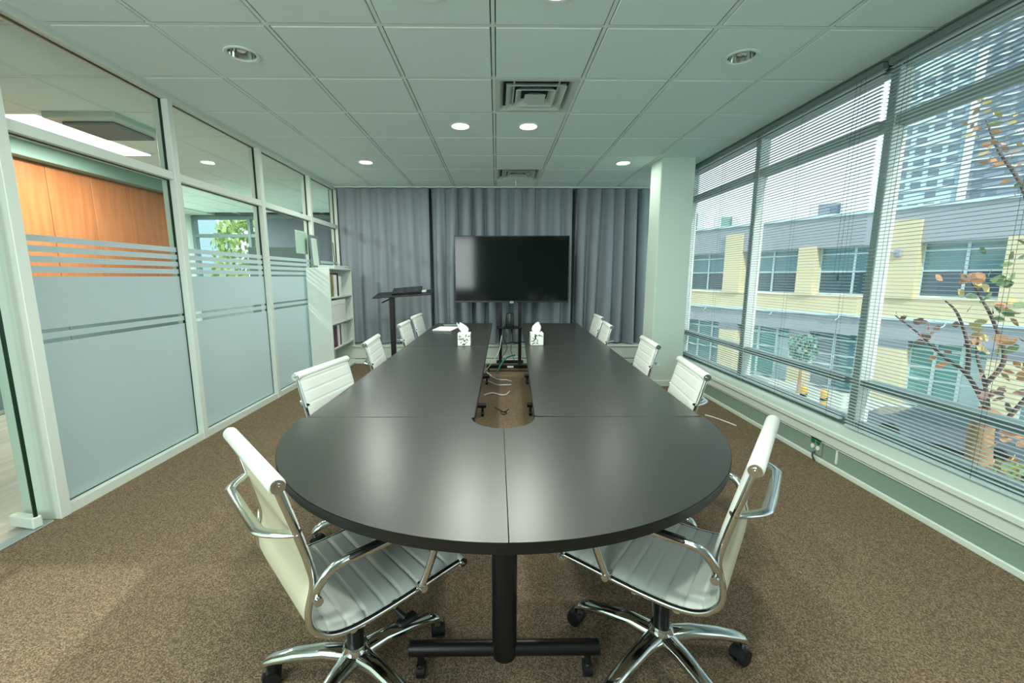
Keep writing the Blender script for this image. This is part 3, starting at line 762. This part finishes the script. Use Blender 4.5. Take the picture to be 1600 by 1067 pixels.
mb = MB(); mb.box((-.21, -.15, .0145), (.19, .16, .024), .004, LT); mb.build('lid', 'screen', lp)
mb = MB(); mb.box((-.10, .08, .006), (.22, .11, .028), .004, TILT); mb.build('rear_prop', 'black_plastic', lp)
cl = empty('paper_clip_pad', (-1.435, 5.80, 0), 0, 'small pale gadget at the right edge of the lectern top', 'gadget')
mb = MB(); mb.box((.24, -.06, .007), (.31, .05, .030), .006, TILT); mb.build('pale_case', 'cable_white', cl)
mb = MB(); mb.cyl(tuple(TILT @ Vector((.275, -.01, .03))), tuple(TILT @ Vector((.275, -.01, .04))), .016, 12); mb.build('dial', 'alu', cl)
cl.name = 'small_gadget'

# ================================================================== bookcase and books
BK = (-2.14, 5.47); BW = .96; BD = .29; BH = 1.425
bk = empty('bookcase', (BK[0], BK[1], 0), math.radians(2.5), 'white four-shelf bookcase standing against the glass wall, side to the camera', 'bookcase')
# local: x from -BD (back) to 0 (open front), y from 0 to BW
SH = [.035, .385, .715, 1.065, BH-.02]
boxo('side_panel', (-BD, 0, 0), (0, .02, BH), 'shelf_white', bk, .002); boxo('side_panel', (-BD, BW-.02, 0), (0, BW, BH), 'shelf_white', bk, .002)
boxo('top_panel', (-BD, 0, BH), (.004, BW, BH+.02), 'shelf_white', bk, .002)
boxo('back_panel', (-BD, .02, .0), (-BD+.008, BW-.02, BH), 'shelf_white', bk)
for z in SH[:4]: boxo('shelf', (-BD+.008, .02, z-.02), (-.004, BW-.02, z), 'shelf_white', bk, .002)
boxo('kick_board', (-.03, .02, 0), (-.012, BW-.02, .015), 'shelf_white', bk)
def onbk(x, y, z): 
    a = math.radians(2.5); return (BK[0]+x*math.cos(a)-y*math.sin(a), BK[1]+x*math.sin(a)+y*math.cos(a), z)
def book(y, wy, h, z, depth, cover, label, name='book', x1=-.03, cat='book', group=None, lean=0):
    o = empty(name, onbk(x1, y, z), math.radians(2.5), label, cat, group)
    o.rotation_euler = (lean, 0, math.radians(2.5))
    mb = MB(); mb.box((-depth, 0, 0), (0, .003, h), .001); mb.box((-depth, wy-.003, 0), (0, wy, h), .001); mb.box((-.004, 0, 0), (0, wy, h), .001); mb.build('cover', cover, o)
    mb = MB(); mb.box((-depth+.004, .003, .004), (-.004, wy-.003, h-.004)); mb.build('pages', 'paper', o)
g1 = 'books and binders in the bookcase'
book(.025, .20, .30, SH[3], .22, 'book_green', 'thick green and ochre book on the top shelf of the bookcase', group=g1)
book(.235, .13, .29, SH[3], .21, 'paper', 'white file beside the green book on the top shelf', 'binder', cat='binder', group=g1)
book(.375, .055, .31, SH[3], .22, 'book_dark', 'tall dark book on the top shelf, between two white files', group=g1)
book(.44, .11, .27, SH[3], .2, 'paper', 'white file at the right end of the top shelf row', 'binder', cat='binder', group=g1)
wb = empty('storage_box', onbk(-.02, .03, SH[2]), math.radians(2.5), 'plain white box filling the second shelf of the bookcase', 'box')
boxo('box_body', (-.24, 0, 0), (0, .62, .27), 'paper', wb, .004); boxo('box_lid', (-.245, -.004, .235), (.004, .624, .30), 'paper', wb, .004)
book(.025, .24, .28, SH[1], .21, 'book_purple', 'thick purple and black book on the third shelf of the bookcase', group=g1)
book(.275, .10, .29, SH[1], .22, 'paper', 'white binder next to the purple book', 'binder', cat='binder', group=g1)
book(.39, .03, .28, SH[1], .22, 'book_dark', 'thin dark book between the white binders of the third shelf', group=g1)
book(.43, .11, .29, SH[1], .22, 'paper', 'white binder in the middle of the third shelf', 'binder', cat='binder', group=g1)
book(.56, .11, .28, SH[1], .22, 'shelf_white', 'leaning pale binder at the right of the third shelf', 'binder', cat='binder', group=g1, lean=-.08)
book(.04, .03, .27, SH[0], .2, 'book_dark', 'thin dark book upright on the bottom shelf', group=g1)
mg = empty('magazine_pile', onbk(-.03, .55, SH[0]), math.radians(2.5), 'flat pile of pale magazines on the bottom shelf', 'magazines')
for k in range(3): boxo('magazine', (-.21, 0, .012*k), (-.005*k, .28, .012*k+.011), 'paper', mg, .002)
# things lying on the bookcase
fp = empty('document_tray', onbk(-.02, .28, BH+.02), math.radians(2.5), 'pale flat document box lying on top of the bookcase', 'tray')
boxo('tray_body', (-.22, 0, 0), (0, .44, .022), 'shelf_white', fp, .004); boxo('tray_cover', (-.222, -.004, .022), (.004, .60, .034), 'paper', fp, .003)
db = empty('dark_notebook', onbk(-.03, .74, BH+.02), math.radians(2.5), 'dark notebook on top of the bookcase at its far end', 'notebook')
boxo('cover', (-.2, 0, 0), (0, .18, .018), 'book_dark', db, .003); boxo('pages', (-.195, .004, .003), (.002, .176, .015), 'paper', db)
fr = empty('picture_frame', onbk(-.25, .12, BH+.021), math.radians(2.5), 'tall pale framed board leaning on the glass above the bookcase', 'picture frame')
fr.rotation_euler = (0, math.radians(-3), math.radians(2.5))
for lo, hi in (((-.012, 0, 0), (.012, .03, .42)), ((-.012, .25, 0), (.012, .28, .42)), ((-.012, .03, 0), (.012, .25, .03)), ((-.012, .03, .39), (.012, .25, .42))): boxo('frame_bar', lo, hi, 'grey_board', fr, .003)
boxo('picture_sheet', (-.006, .03, .03), (.002, .25, .39), 'paint', fr)
pl = empty('leaning_pole', onbk(-.18, .80, BH+.038), 0, 'thin dark stick leaning in the corner above the bookcase', 'stick')
mb = MB(); mb.tube([(0, 0, 0), (-.04, .06, .36)], .006, 8); mb.build('shaft', 'gasket', pl); mb = MB(); mb.cyl((0, 0, 0), (-.002, .003, .02), .009, 8); mb.build('ferrule', 'alu', pl)

# ================================================================== sockets on the window apron
so = empty('floor_socket', (XR+.004, 2.895, .112), 0, 'wall socket plate with green sockets low under the window sill', 'socket')
boxo('plate', (-.010, -.055, -.062), (.002, .055, .062), 'paint_shaded', so, .003)
for q in (-1, 1):
    mb = MB(); mb.cyl((-.010, q*.025, .030), (-.016, q*.025, .030), .017, 16); mb.cyl((-.016, q*.025, .030), (-.018, q*.025, .030), .008, 12); mb.build('socket', 'socket_green', so, 40)
    mb = MB(); mb.cyl((-.010, q*.025, -.012), (-.015, q*.025, -.012), .016, 16); mb.build('blank_cap', 'paper', so, 40)
mb = MB(); mb.tube(smoothpath([(-.012, .0, -.045), (-.035, -.01, -.06), (-.03, -.015, -.09), (-.02, -.02, -.108)], 5), .006, 6); mb.build('lead', 'cord_dark', so)
wc = empty('cable_duct', (XR+.004, 2.708, .108), 0, 'thin upright white cable duct on the apron right of the socket', 'duct')
boxo('duct_strip', (-.008, -.006, -.055), (.002, .006, .06), 'paper', wc, .002); boxo('duct_lid', (-.010, -.004, -.05), (-.008, .004, .055), 'paper', wc)
cable('floor_cable', [(2.02, 3.90, .004), (2.06, 3.85, .004), (2.11, 3.74, .004), (2.156, 3.605, .004)], .005, 'paper', 'short white cord lying on the carpet by the window')

# ================================================================== NEXT ROOM (seen through the glass)
o = boxo('floor.001', (-8.2, YB, -.06), (-2.46, 9.6, -.002), 'vinyl_floor'); tag(o, kind='structure')
c2 = empty('ceiling', (0, 0, H), kind='structure')
for j in range(-2, 11):
    for i in range(-10, -4):
        if (i, j) in ((-6, 2),): continue
        link('ceiling_tile', TM, c2, (X0+T*(i+.5)-.06, Y0+T*(j+.5), 0))
g = MB()
for i in range(-10, -3): g.box((X0+T*i-.070, YB, -.001), (X0+T*i-.050, 9.6, .012))
for j in range(-3, 12): g.box((-6.3, Y0+T*j-.010, -.0015), (-2.5, Y0+T*j+.010, .0115))
g.build('ceiling_grid', 'grid_white', c2); boxo('plenum_deck', (-8.2, YB, .10), (-2.5, 9.6, .16), 'dark_void', c2)
boxo('plaster_soffit', (-8.2, YB, -.02), (-6.1, 9.6, .05), 'paint', c2)
wp = empty('wall_cupboards', (-4.8, 0, 0), kind='structure')
boxo('wall_panel', (-.20, YB, 0), (-.03, 6.37, H+.02), 'paint', wp)
boxo('soffit', (-.03, YB, 2.51), (.14, 6.37, H+.01), 'paint_shaded', wp)
ys = [1.42, 2.04, 2.66, 3.28, 3.72, 4.24, 4.75, 5.255, 5.785, 6.10, 6.37]
for a, b in zip(ys[:-1], ys[1:]): (boxo('wood_panel', (-.03, a+.004, 1.25), (.0, b-.004, 2.505), 'wood_panel', wp, .002), boxo('base_panel', (-.03, a+.004, .05), (.0, b-.004, 1.24), 'grey_board', wp, .002))
sl = empty('strip_light', (-3.985, 4.38, H-.002), 0, 'long white strip light in the ceiling of the next room', 'ceiling light')
boxo('light_tray', (-.165, -.61, -.004), (.165, .61, .03), 'grid_white', sl, .003); boxo('diffuser', (-.148, -.592, -.008), (.148, .592, -.003), 'next_room_light', sl)
light('next_room_light', 'AREA', (-3.985, 4.38, H-.02), 72, (1, 1, .96), .29, size_y=1.18)
light('next_room_light', 'AREA', (-5.6, -.3, H-.02), 32, (1, 1, .96), 2.2, size_y=2.2)  # added soft fill out of view, no fixture stands here
light('next_room_light', 'AREA', (-5.5, 7.6, H-.02), 130, (1, 1, .96), .29, size_y=1.18)  # extra light added to lift the far end, without a fixture
v2 = empty('ceiling_vent', (X0+T*(-5.5)-.06, Y0+T*2.5, H), 0, 'grey hanging ceiling vent beside the strip light in the next room', 'vent')
boxo('vent_box', (-.30, -.30, -.05), (.30, .30, .02), 'vent', v2, .01); boxo('vent_plate', (-.22, -.22, -.075), (.22, .22, -.05), 'grey_wall', v2, .01)
# end wall of the next room with a window and dark roller blinds
w3 = empty('wall_next_room', (0, 9.5, 0), kind='structure')
boxo('wall_panel', (-8.2, 0, 0), (-2.4, .12, .95), 'grey_wall', w3); boxo('wall_panel', (-8.2, 0, 2.62), (-2.4, .12, 2.8), 'grey_wall', w3)
boxo('wall_panel', (-8.2, 0, .95), (-6.62, .12, 2.62), 'grey_wall', w3); boxo('wall_panel', (-4.95, 0, .95), (-2.4, .12, 2.62), 'grey_wall', w3)
boxo('wall_panel', (-6.75, -3.1, 0), (-6.62, 0, 2.7), 'paint', w3)
o = boxo('wall_side', (-8.3, YB, -.05), (-8.2, 9.6, 2.8), 'paint'); tag(o, kind='structure')
o = boxo('wall_stub', (-5.0, 6.37, 0), (-4.62, 6.50, H), 'paint'); tag(o, kind='structure')
o = boxo('wall_back', (-8.2, YB-.12, -.05), (-2.5, YB, 2.8), 'grey_wall'); tag(o, kind='structure')
wd3 = empty('window_3', (0, 9.5, 0), kind='structure')
for x in (-6.62, -5.42, -5.01): boxo('window_frame', (x, -.02, .95), (x+.06, .1, 2.62), 'frame_dark', wd3)
for z in (.95, 2.18, 2.56): boxo('window_frame', (-6.6, -.015, z), (-4.96, .1, z+.07), 'frame_dark', wd3)
boxo('glass_pane', (-6.6, .05, .95), (-4.96, .058, 2.62), 'window_glass', wd3)
rb = empty('roller_blind', (-4.45, 9.36, .9), 0, 'dark blind covering the right part of the next room window', 'blind')
boxo('blind_cloth', (-.62, 0, 0), (1.9, .015, 1.66), 'blind_dark', rb); boxo('blind_cassette', (-.64, -.02, 1.66), (1.9, .03, 1.74), 'grey_wall', rb); boxo('blind_rail', (-.62, -.005, -.02), (1.9, .02, 0), 'paper', rb)
boxo('blind_edge', (-.635, -.004, 0), (-.62, .018, 1.66), 'paper', rb)
gp = empty('desk_screen', (-3.6, 7.0, 0), .1, 'grey upholstered desk screen standing in the next room', 'desk screen')
boxo('screen_panel', (-.40, -.02, .25), (.45, .02, 1.80), 'grey_board', gp, .006); boxo('screen_foot', (-.3, -.2, 0), (-.2, .2, .25), 'alu', gp); boxo('screen_foot', (.2, -.2, 0), (.3, .2, .25), 'alu', gp)
ns = empty('notice_sheet', (-2.485, 5.38, 1.62), 0, 'blank pale sheet stuck on the far side of the glass near the bookcase', 'sheet')
boxo('sheet', (-.003, -.02, 0), (0, .30, .28), 'paint_trim', ns); boxo('tape_strip', (-.004, -.02, .27), (.0005, .30, .284), 'paper', ns)
ds = empty('office_desk', (-3.6, 6.3, 0), 0, 'dark desk behind the frosted glass in the next room', 'desk')
boxo('desk_top', (-.4, -1.2, .71), (.35, .5, .74), 'book_dark', ds, .004)
for x in (-.36, .30):
    for y in (-1.15, .45): boxo('leg', (x-.02, y-.02, 0), (x+.02, y+.02, .71), 'black_metal', ds)

# ================================================================== OUTDOORS
GZ = -4.55
o = boxo('ground', (-60, -60, GZ-.3), (160, 170, GZ), 'street'); tag(o, kind='structure')
FD = Vector((-.47418, .88043, 0)); FN = Vector((-.88043, -.47418, 0)); FA = Vector((18.145, 19.129, 0))
FM = Matrix(((FD.x, FN.x, 0, FA.x), (FD.y, FN.y, 0, FA.y), (0, 0, 1, 0), (0, 0, 0, 1)))
bl = empty('office_building', label='cream and grey two-storey building across the street', cat='building'); bl.matrix_world = FM
# local: x = along the facade (grows to the left in view), y = towards us, z = height
def fb(name, lo, hi, m, par=bl, b=0): return boxo(name, lo, hi, m, par, b)
SA, SB = -14, 26
fb('wall', (SA, -8, GZ), (SB, -.80, 4.2), 'facade_grey')
fb('parapet_band', (SA, -.80, 2.80), (SB, 0, 4.28), 'render_grey'); fb('coping', (SA, -.45, 4.28), (SB, .10, 4.40), 'win_frame')
fb('spandrel', (SA, -.80, -.50), (SB, 0, .36), 'cream'); fb('window_sill', (SA, -.80, .36), (SB, .06, .43), 'cream_trim')
fb('ledge', (SA, -.3, -.62), (SB, .16, -.50), 'win_frame'); fb('fascia', (SA, -.80, -1.52), (SB, -.02, -.62), 'render_grey')
PIL = [(7.23, 8.27, 3.85), (3.30, 4.10, 2.88), (-.68, .32, 3.82), (-4.1, -3.2, 2.85), (11.2, 12.2, 3.85), (-8.2, -7.2, 3.82), (15.3, 16.1, 2.88)]
for a, b, h in PIL:
    fb('pillar', (a, -.80, .36), (b, .14, h), 'cream'); fb('pillar', (a, -.80, GZ), (b, .10, -1.9), 'cream'); fb('pillar_head', (a-.05, -.80, -1.9), (b+.05, .12, -1.52), 'facade_grey')
ps_ = sorted(PIL); 
for k in range(len(ps_)-1):
    a, b = ps_[k][1], ps_[k+1][0]
    m_ = (a+b)/2 if b-a > 2.6 else a+(b-a)*.53
    f_ = empty('window', (0, 0, 0)); f_.parent = bl
    n_ = 2 if b-a < 3.3 else 3
    cuts = [a+(b-a)*q/n_ for q in range(n_+1)]
    if (a, b) == (-3.2, -.68): cuts = [-3.2, -2.05, -.68]
    fm = MB()
    for c in cuts: fm.box((c-.05, -.62, .43), (c+.05, -.50, 2.80))
    for z in (.43, 1.55, 2.42, 2.74): fm.box((a, -.62, z), (b, -.51, z+.07))
    fm.build('window_frame', 'win_frame', f_)
    for c0, c1 in zip(cuts[:-1], cuts[1:]):
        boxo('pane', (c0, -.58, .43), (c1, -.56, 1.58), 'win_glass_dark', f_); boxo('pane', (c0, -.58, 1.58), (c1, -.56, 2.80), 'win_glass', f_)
    # shop front below
    f_ = empty('shop_front', (0, 0, 0)); f_.parent = bl
    fm = MB()
    for c in [a+(b-a)*q/3 for q in range(4)]: fm.box((c-.06, -.74, GZ), (c+.06, -.60, -1.52))
    for z in (GZ+.05, -3.3, -2.75, -1.95, -1.6): fm.box((a, -.74, z), (b, -.61, z+.09))
    fm.build('shop_frame', 'win_frame', f_)
    boxo('pane', (a, -.70, GZ), (b, -.68, -1.52), 'shop_glass' if k % 2 else 'win_glass', f_)
    if k in (1, 3): boxo('roller_door', (a+.05, -.67, GZ), (a+(b-a)*.33, -.64, -2.1), 'tower_pale', f_)
    if k == 2: boxo('roller_door', (b-(b-a)*.40, -.67, GZ), (b-.06, -.64, -2.0), 'tower_dark', f_)
for s_ in (1.9, 5.1, 9.2, -1.9):
    q = MB(); q.box((s_-.35, .02, -.60), (s_+.35, .22, -.46), .02); q.tube([(s_, .15, -.55), (s_+.02, .3, -.72), (s_+.1, .35, -.80)], .02, 6); q.build('facade_lamp', 'win_frame', bl)
fb('pavement_slab', (SA, .1, GZ), (SB, 3.2, GZ+.13), 'pavement')
# a lamp head fixed on the big pillar
q = MB(); q.box((-.15, .14, 2.2), (.10, .30, 2.55), .03); q.tube([(-.02, .25, 2.4), (.2, .7, 2.42), (.5, .95, 2.25)], [.05, .05, .09], 8); q.build('wall_lamp', 'render_grey', bl)
# towers
def tower(name, cx, cy, wx, wy, z1, rz, wallm, fl_h, label, base=GZ):
    o = empty(name, (cx, cy, base), rz, label, 'building')
    h = z1-base; boxo('core', (-wx/2, -wy/2, 0), (wx/2, wy/2, h), wallm, o)
    n = int(h/fl_h); wn_ = MB(); slab = MB(); slab.box((-wx/2-.9, -wy/2-.9, 0), (wx/2+.9, wy/2+.9, .35)); sme = slab.mesh('balcony_slab', 'balcony')
    rnd = random.Random(int(cx))
    for k in range(n):
        z = k*fl_h
        if k % 2 == 0 or wallm == 'tower_dark': link('balcony_slab', sme, o, (0, 0, z)).scale = (.985, .985, 1)
        for fx in range(int(wx/3.4)):
            x = -wx/2+1.6+fx*3.4
            if rnd.random() < .8: wn_.box((x-1.1, -wy/2-.12, z+.9), (x+1.1, -wy/2+.1, z+2.5))
        for fy in range(int(wy/3.4)):
            y = -wy/2+1.6+fy*3.4
            if rnd.random() < .8: wn_.box((-wx/2-.12, y-1.1, z+.9), (-wx/2+.1, y+1.1, z+2.5))
    q = wn_.build('window_glazing', 'tower_glass', o); q['kind'] = 'stuff'
    for cx_ in (-1, 1): boxo('corner_pier', (cx_*wx/2-.9, -wy/2-.95, 0), (cx_*wx/2+.9, -wy/2+.8, h), 'balcony', o)
tower('tower_block', 131, 136, 18, 20, 62, -.7, 'tower_pale', 3.1, 'pale tower block with light corner piers beyond the low building')
tower('tower_block', 165, 152, 36, 24, 84, -.7, 'tower_dark', 3.1, 'dark grey tower block, taller, at the right edge beyond the low building')
tower('distant_building', 97, 127, 7, 7, 22, -.5, 'tower_dark', 3.3, 'small distant block on the skyline above the middle of the low building')
tower('distant_building', 58.5, 128, 3.6, 5, 19.5, -.4, 'far_green', 3.3, 'slim greenish distant block on the skyline right beside the column')
tower('distant_building', 68, 128, 4.6, 5, 18.5, -.4, 'far_green', 3.3, 'greenish distant block on the skyline left of the first window post')
# ---- autumn tree just outside the window
tr = empty('autumn_tree', (3.62, 2.72, GZ), 0, 'autumn tree with orange, brown and green leaves just outside the window', 'tree')
def W2L(p): return (p[0]-3.62, p[1]-2.72, p[2]-GZ)
tk = MB(); tk.tube(smoothpath([W2L(p) for p in [(3.62, 2.72, GZ), (3.55, 2.76, -2.6), (3.46, 2.72, -1.0), (3.40, 2.78, .16), (3.40, 2.76, .42)]], 5), [.11-.055*i/20 for i in range(21)], 10)
tk.build('trunk', 'bark', tr, 60)
BR = [[(3.40, 2.76, .38), (3.41, 2.82, .59), (3.39, 2.88, .78), (3.43, 2.93, .95)], [(3.40, 2.76, .40), (3.40, 2.93, .63), (3.36, 3.08, .74), (3.38, 3.3, .88), (3.42, 3.56, 1.0)],
      [(3.41, 2.82, .58), (3.44, 2.76, .78), (3.40, 2.83, 1.03), (3.38, 2.92, 1.2), (3.42, 3.02, 1.29)], [(3.40, 2.78, .15), (3.5, 2.62, .63), (3.48, 2.60, 1.05), (3.45, 2.70, 1.5)],
      [(3.40, 2.93, .62), (3.44, 2.99, .83), (3.40, 3.06, 1.06), (3.38, 3.14, 1.15)], [(3.45, 2.70, 1.46), (3.42, 2.8, 1.87), (3.40, 2.97, 2.17), (3.43, 3.11, 2.42)],
      [(3.48, 2.60, 1.0), (3.7, 2.3, 1.4), (3.8, 2.0, 1.9)], [(3.5, 2.62, .6), (3.6, 2.2, .8), (3.7, 1.8, 1.2)]]
for b in BR:
    mb = MB(); pth = smoothpath([W2L(p) for p in b], 5); mb.tube(pth, [.016-.011*i/(len(pth)-1) for i in range(len(pth))], 7); mb.build('branch', 'twig', tr, 60)
lm = MB(); pts = [(0, 0), (.25, .22), (.5, .30), (.75, .22), (1, 0), (.75, -.22), (.5, -.30), (.25, -.22)]
vs = [(x, y, .10*abs(y)-.10*(x-.4)**2) for x, y in pts]+[(.5, 0, .0), (.28, 0, -.01), (.74, 0, -.03)]
fs = [(0, 1, 9), (1, 2, 8, 9), (2, 3, 10, 8), (3, 4, 10), (4, 5, 10), (5, 6, 8, 10), (6, 7, 9, 8), (7, 0, 9)]
lm.add([(x*1.0, y, z) for x, y, z in vs], fs); lm.add([(x, y, z-.006) for x, y, z in vs], [f[::-1] for f in fs])
LEAF = {k: lm.mesh('leaf', k, 60) for k in ('leaf_green', 'leaf_yellow', 'leaf_orange', 'leaf_brown')}
CL = [((3.35, 2.99, 1.32), 'bo', 5), ((3.35, 2.9, 1.27), 'oy', 4), ((3.35, 2.94, 1.2), 'yo', 4), ((3.35, 2.83, 1.13), 'gg', 5), ((3.35, 2.77, 1.1), 'gy', 4), ((3.35, 2.72, 1.17), 'oy', 3), ((3.35, 2.72, 1.52), 'gg', 5),
      ((3.35, 2.70, 1.33), 'gg', 4), ((3.35, 2.79, 1.30), 'gg', 3), ((3.35, 2.67, 1.17), 'gb', 3), ((3.35, 3.51, 1.01), 'bb', 2), ((3.35, 2.89, .93), 'oy', 4), ((3.35, 2.88, .84), 'yg', 4), ((3.35, 3.2, .91), 'bb', 5),
      ((3.35, 2.64, .95), 'oo', 3), ((3.35, 2.67, .86), 'gg', 4), ((3.35, 2.74, .87), 'oy', 3), ((3.35, 3.1, .74), 'bo', 4), ((3.35, 2.76, .68), 'oo', 3), ((3.35, 2.60, .71), 'oo', 9), ((3.35, 2.67, .57), 'bb', 9),
      ((3.35, 2.57, .63), 'bo', 7), ((3.35, 3.31, .96), 'bb', 3), ((3.35, 3.1, 1.01), 'bb', 2), ((3.35, 3.06, 2.38), 'yo', 9), ((3.35, 3.03, 2.48), 'yy', 5), ((3.35, 2.94, 2.2), 'oy', 9), ((3.35, 2.86, 2.08), 'oo', 8),
      ((3.35, 2.82, 2.11), 'oy', 6), ((3.35, 2.97, 2.31), 'gy', 7), ((3.35, 2.76, 1.9), 'yg', 4), ((3.5, 2.7, .25), 'oo', 10), ((3.5, 2.76, .05), 'bo', 10), ((3.5, 2.6, .1), 'gy', 8), ((3.7, 2.2, 1.2), 'gg', 10), ((3.8, 2.0, 1.7), 'go', 10)]
rl = random.Random(5); kk = {'g': 'leaf_green', 'y': 'leaf_yellow', 'o': 'leaf_orange', 'b': 'leaf_brown'}
for p, cs, n_ in CL:
    for q in range(n_):
        small = p[2] > 1.85
        sg = .05 if small else .04
        c = (p[0]+rl.gauss(0, .05), p[1]+rl.gauss(0, sg), p[2]+rl.gauss(0, sg))
        l = link('leaf', LEAF[kk[cs[q % 2]]], tr, W2L(c), (rl.uniform(.4, 1.9), rl.uniform(-.9, .9), rl.uniform(0, 2*PI)))
        sz = rl.uniform(.045, .07) if small else rl.uniform(.06, .10)
        l.scale = (sz, sz, sz)
# ---- street trees, hedge, cars, bollards
def bush(name, x, y, z, rx, rz_, m, label, cat, trunk=0, seed=1, group=None, n=700, q_=1.0):
    rnd = random.Random(seed); o = empty(name, (x, y, z), 0, label, cat, group)
    mb = MB()
    for k in range(n):
        a, b = rnd.uniform(0, 2*PI), math.acos(rnd.uniform(-1, 1)); r = rnd.uniform(.55, 1)**.6
        c = Vector((rx*r*math.sin(b)*math.cos(a), rx*r*math.sin(b)*math.sin(a), trunk+rz_+rz_*r*math.cos(b)))
        R_ = Euler((rnd.uniform(0, 6), rnd.uniform(0, 6), rnd.uniform(0, 6))).to_matrix().to_4x4(); s_ = rnd.uniform(.10, .18)*max(rx, .45)*q_
        mb.add([(-s_, -s_*.5, 0), (s_, -s_*.5, 0), (s_*.8, s_*.5, .02), (-s_*.8, s_*.5, .02)], [(0, 1, 2, 3)], Matrix.Translation(c) @ R_)
    q = mb.build('foliage', m, o); q['kind'] = 'stuff'
    mb = MB(); mb.cyl((0, 0, 0), (0, 0, trunk+rz_), .09, 8, .04); mb.build('stem', 'bark', o)
bush('street_tree', 15.06, 20.21, GZ+.13, .62, .70, 'far_green', 'small silvery round tree before the shop fronts', 'tree', 1.6, 3)
bush('shrub', 9.6, 16.2, GZ, .7, .6, 'hedge', 'low green shrub by the kerb below the first window bay', 'shrub', 0, 5)
bush('shrub', 12.4, 9.2, GZ, 1.0, .7, 'hedge', 'green shrub at the lower right beyond the sill', 'shrub', 0, 6)
bush('shrub', 10.5, 7.4, GZ, .9, .8, 'foliage', 'yellow-green shrub by the tree foot at the right edge', 'shrub', 0, 8)
bush('garden_tree', -8.4, 15.6, GZ, 1.65, 2.9, 'foliage', 'leafy tree seen through the next room window', 'tree', 3.2, 9, None, 2600, .42)
gb = empty('sloped_building', (-14.6, 19.5, GZ), 0, 'pale metal-clad building with a sloping roof, seen through the next room window', 'building')
mb = MB(); mb.prism([(-4, 0), (2.1, 0), (1.2, 6.5), (-.2, 9.5), (-4, 10.5)], -3, 3, Matrix.Rotation(PI/2, 4, 'X')); mb.build('wall', 'tower_pale', gb)
mb = MB()
for k in range(6): mb.box((-3.2+.75*k, -3.06, 0), (-3.12+.75*k, -2.99, 6.4))
mb.build('wall_rib', 'render_grey', gb); mb = MB(); mb.tube([(1.25, -3.05, 6.5), (-.2, -3.05, 9.5)], .12, 8); mb.tube([(2.15, -3.05, 0), (1.25, -3.05, 6.5)], .10, 8); mb.build('edge_trim', 'facade_grey', gb)
def car(x, y, rz, m, label):
    o = empty('parked_car', (x, y, GZ), rz, label, 'car', 'cars parked in the street')
    mb = MB(); prof = [(-2.1, .35), (-2.15, .75), (-1.5, .92), (-.9, 1.40), (.7, 1.42), (1.35, .95), (2.05, .82), (2.12, .40), (2.0, .30), (-2.0, .30)]
    mb.prism([(a, b) for a, b in prof], -.85, .85, Matrix.Rotation(PI/2, 4, 'X')); mb.build('body', m, o)
    mb = MB(); mb.prism([(-1.35, .95), (-.85, 1.35), (.62, 1.36), (1.2, .96)], -.86, .86, Matrix.Rotation(PI/2, 4, 'X')); mb.build('side_window', 'win_glass_dark', o)
    for a in (-1.3, 1.3):
        for b in (-.78, .78): q = MB(); q.cyl((a, b-.1, .32), (a, b+.1, .32), .32, 18); q.build('wheel', 'tyre', o, 40)
car(15.6, 13.7, 2.06, 'car_blue', 'dark blue car parked across the street, behind the thick window post')
car(9.5, 23.5, 2.06, 'car_grey', 'grey car parked across the street, low behind the first window bay')
def bollard(x, y, label):
    o = empty('bollard', (x, y, GZ), 0, label, 'bollard', 'yellow bollards by the kerb')
    mb = MB(); mb.cyl((0, 0, 0), (0, 0, 1.25), .13, 14); mb.lathe([(.13, 1.25), (.10, 1.31), (.0, 1.34)], 14); mb.build('post', 'yellow_paint', o, 40)
    mb = MB(); mb.cyl((0, 0, .9), (0, 0, 1.02), .134, 14); mb.build('band', 'tyre', o, 40)
bollard(12.98, 17.1, 'left yellow bollard by the kerb below the window'); bollard(13.34, 16.45, 'right yellow bollard by the kerb below the window')
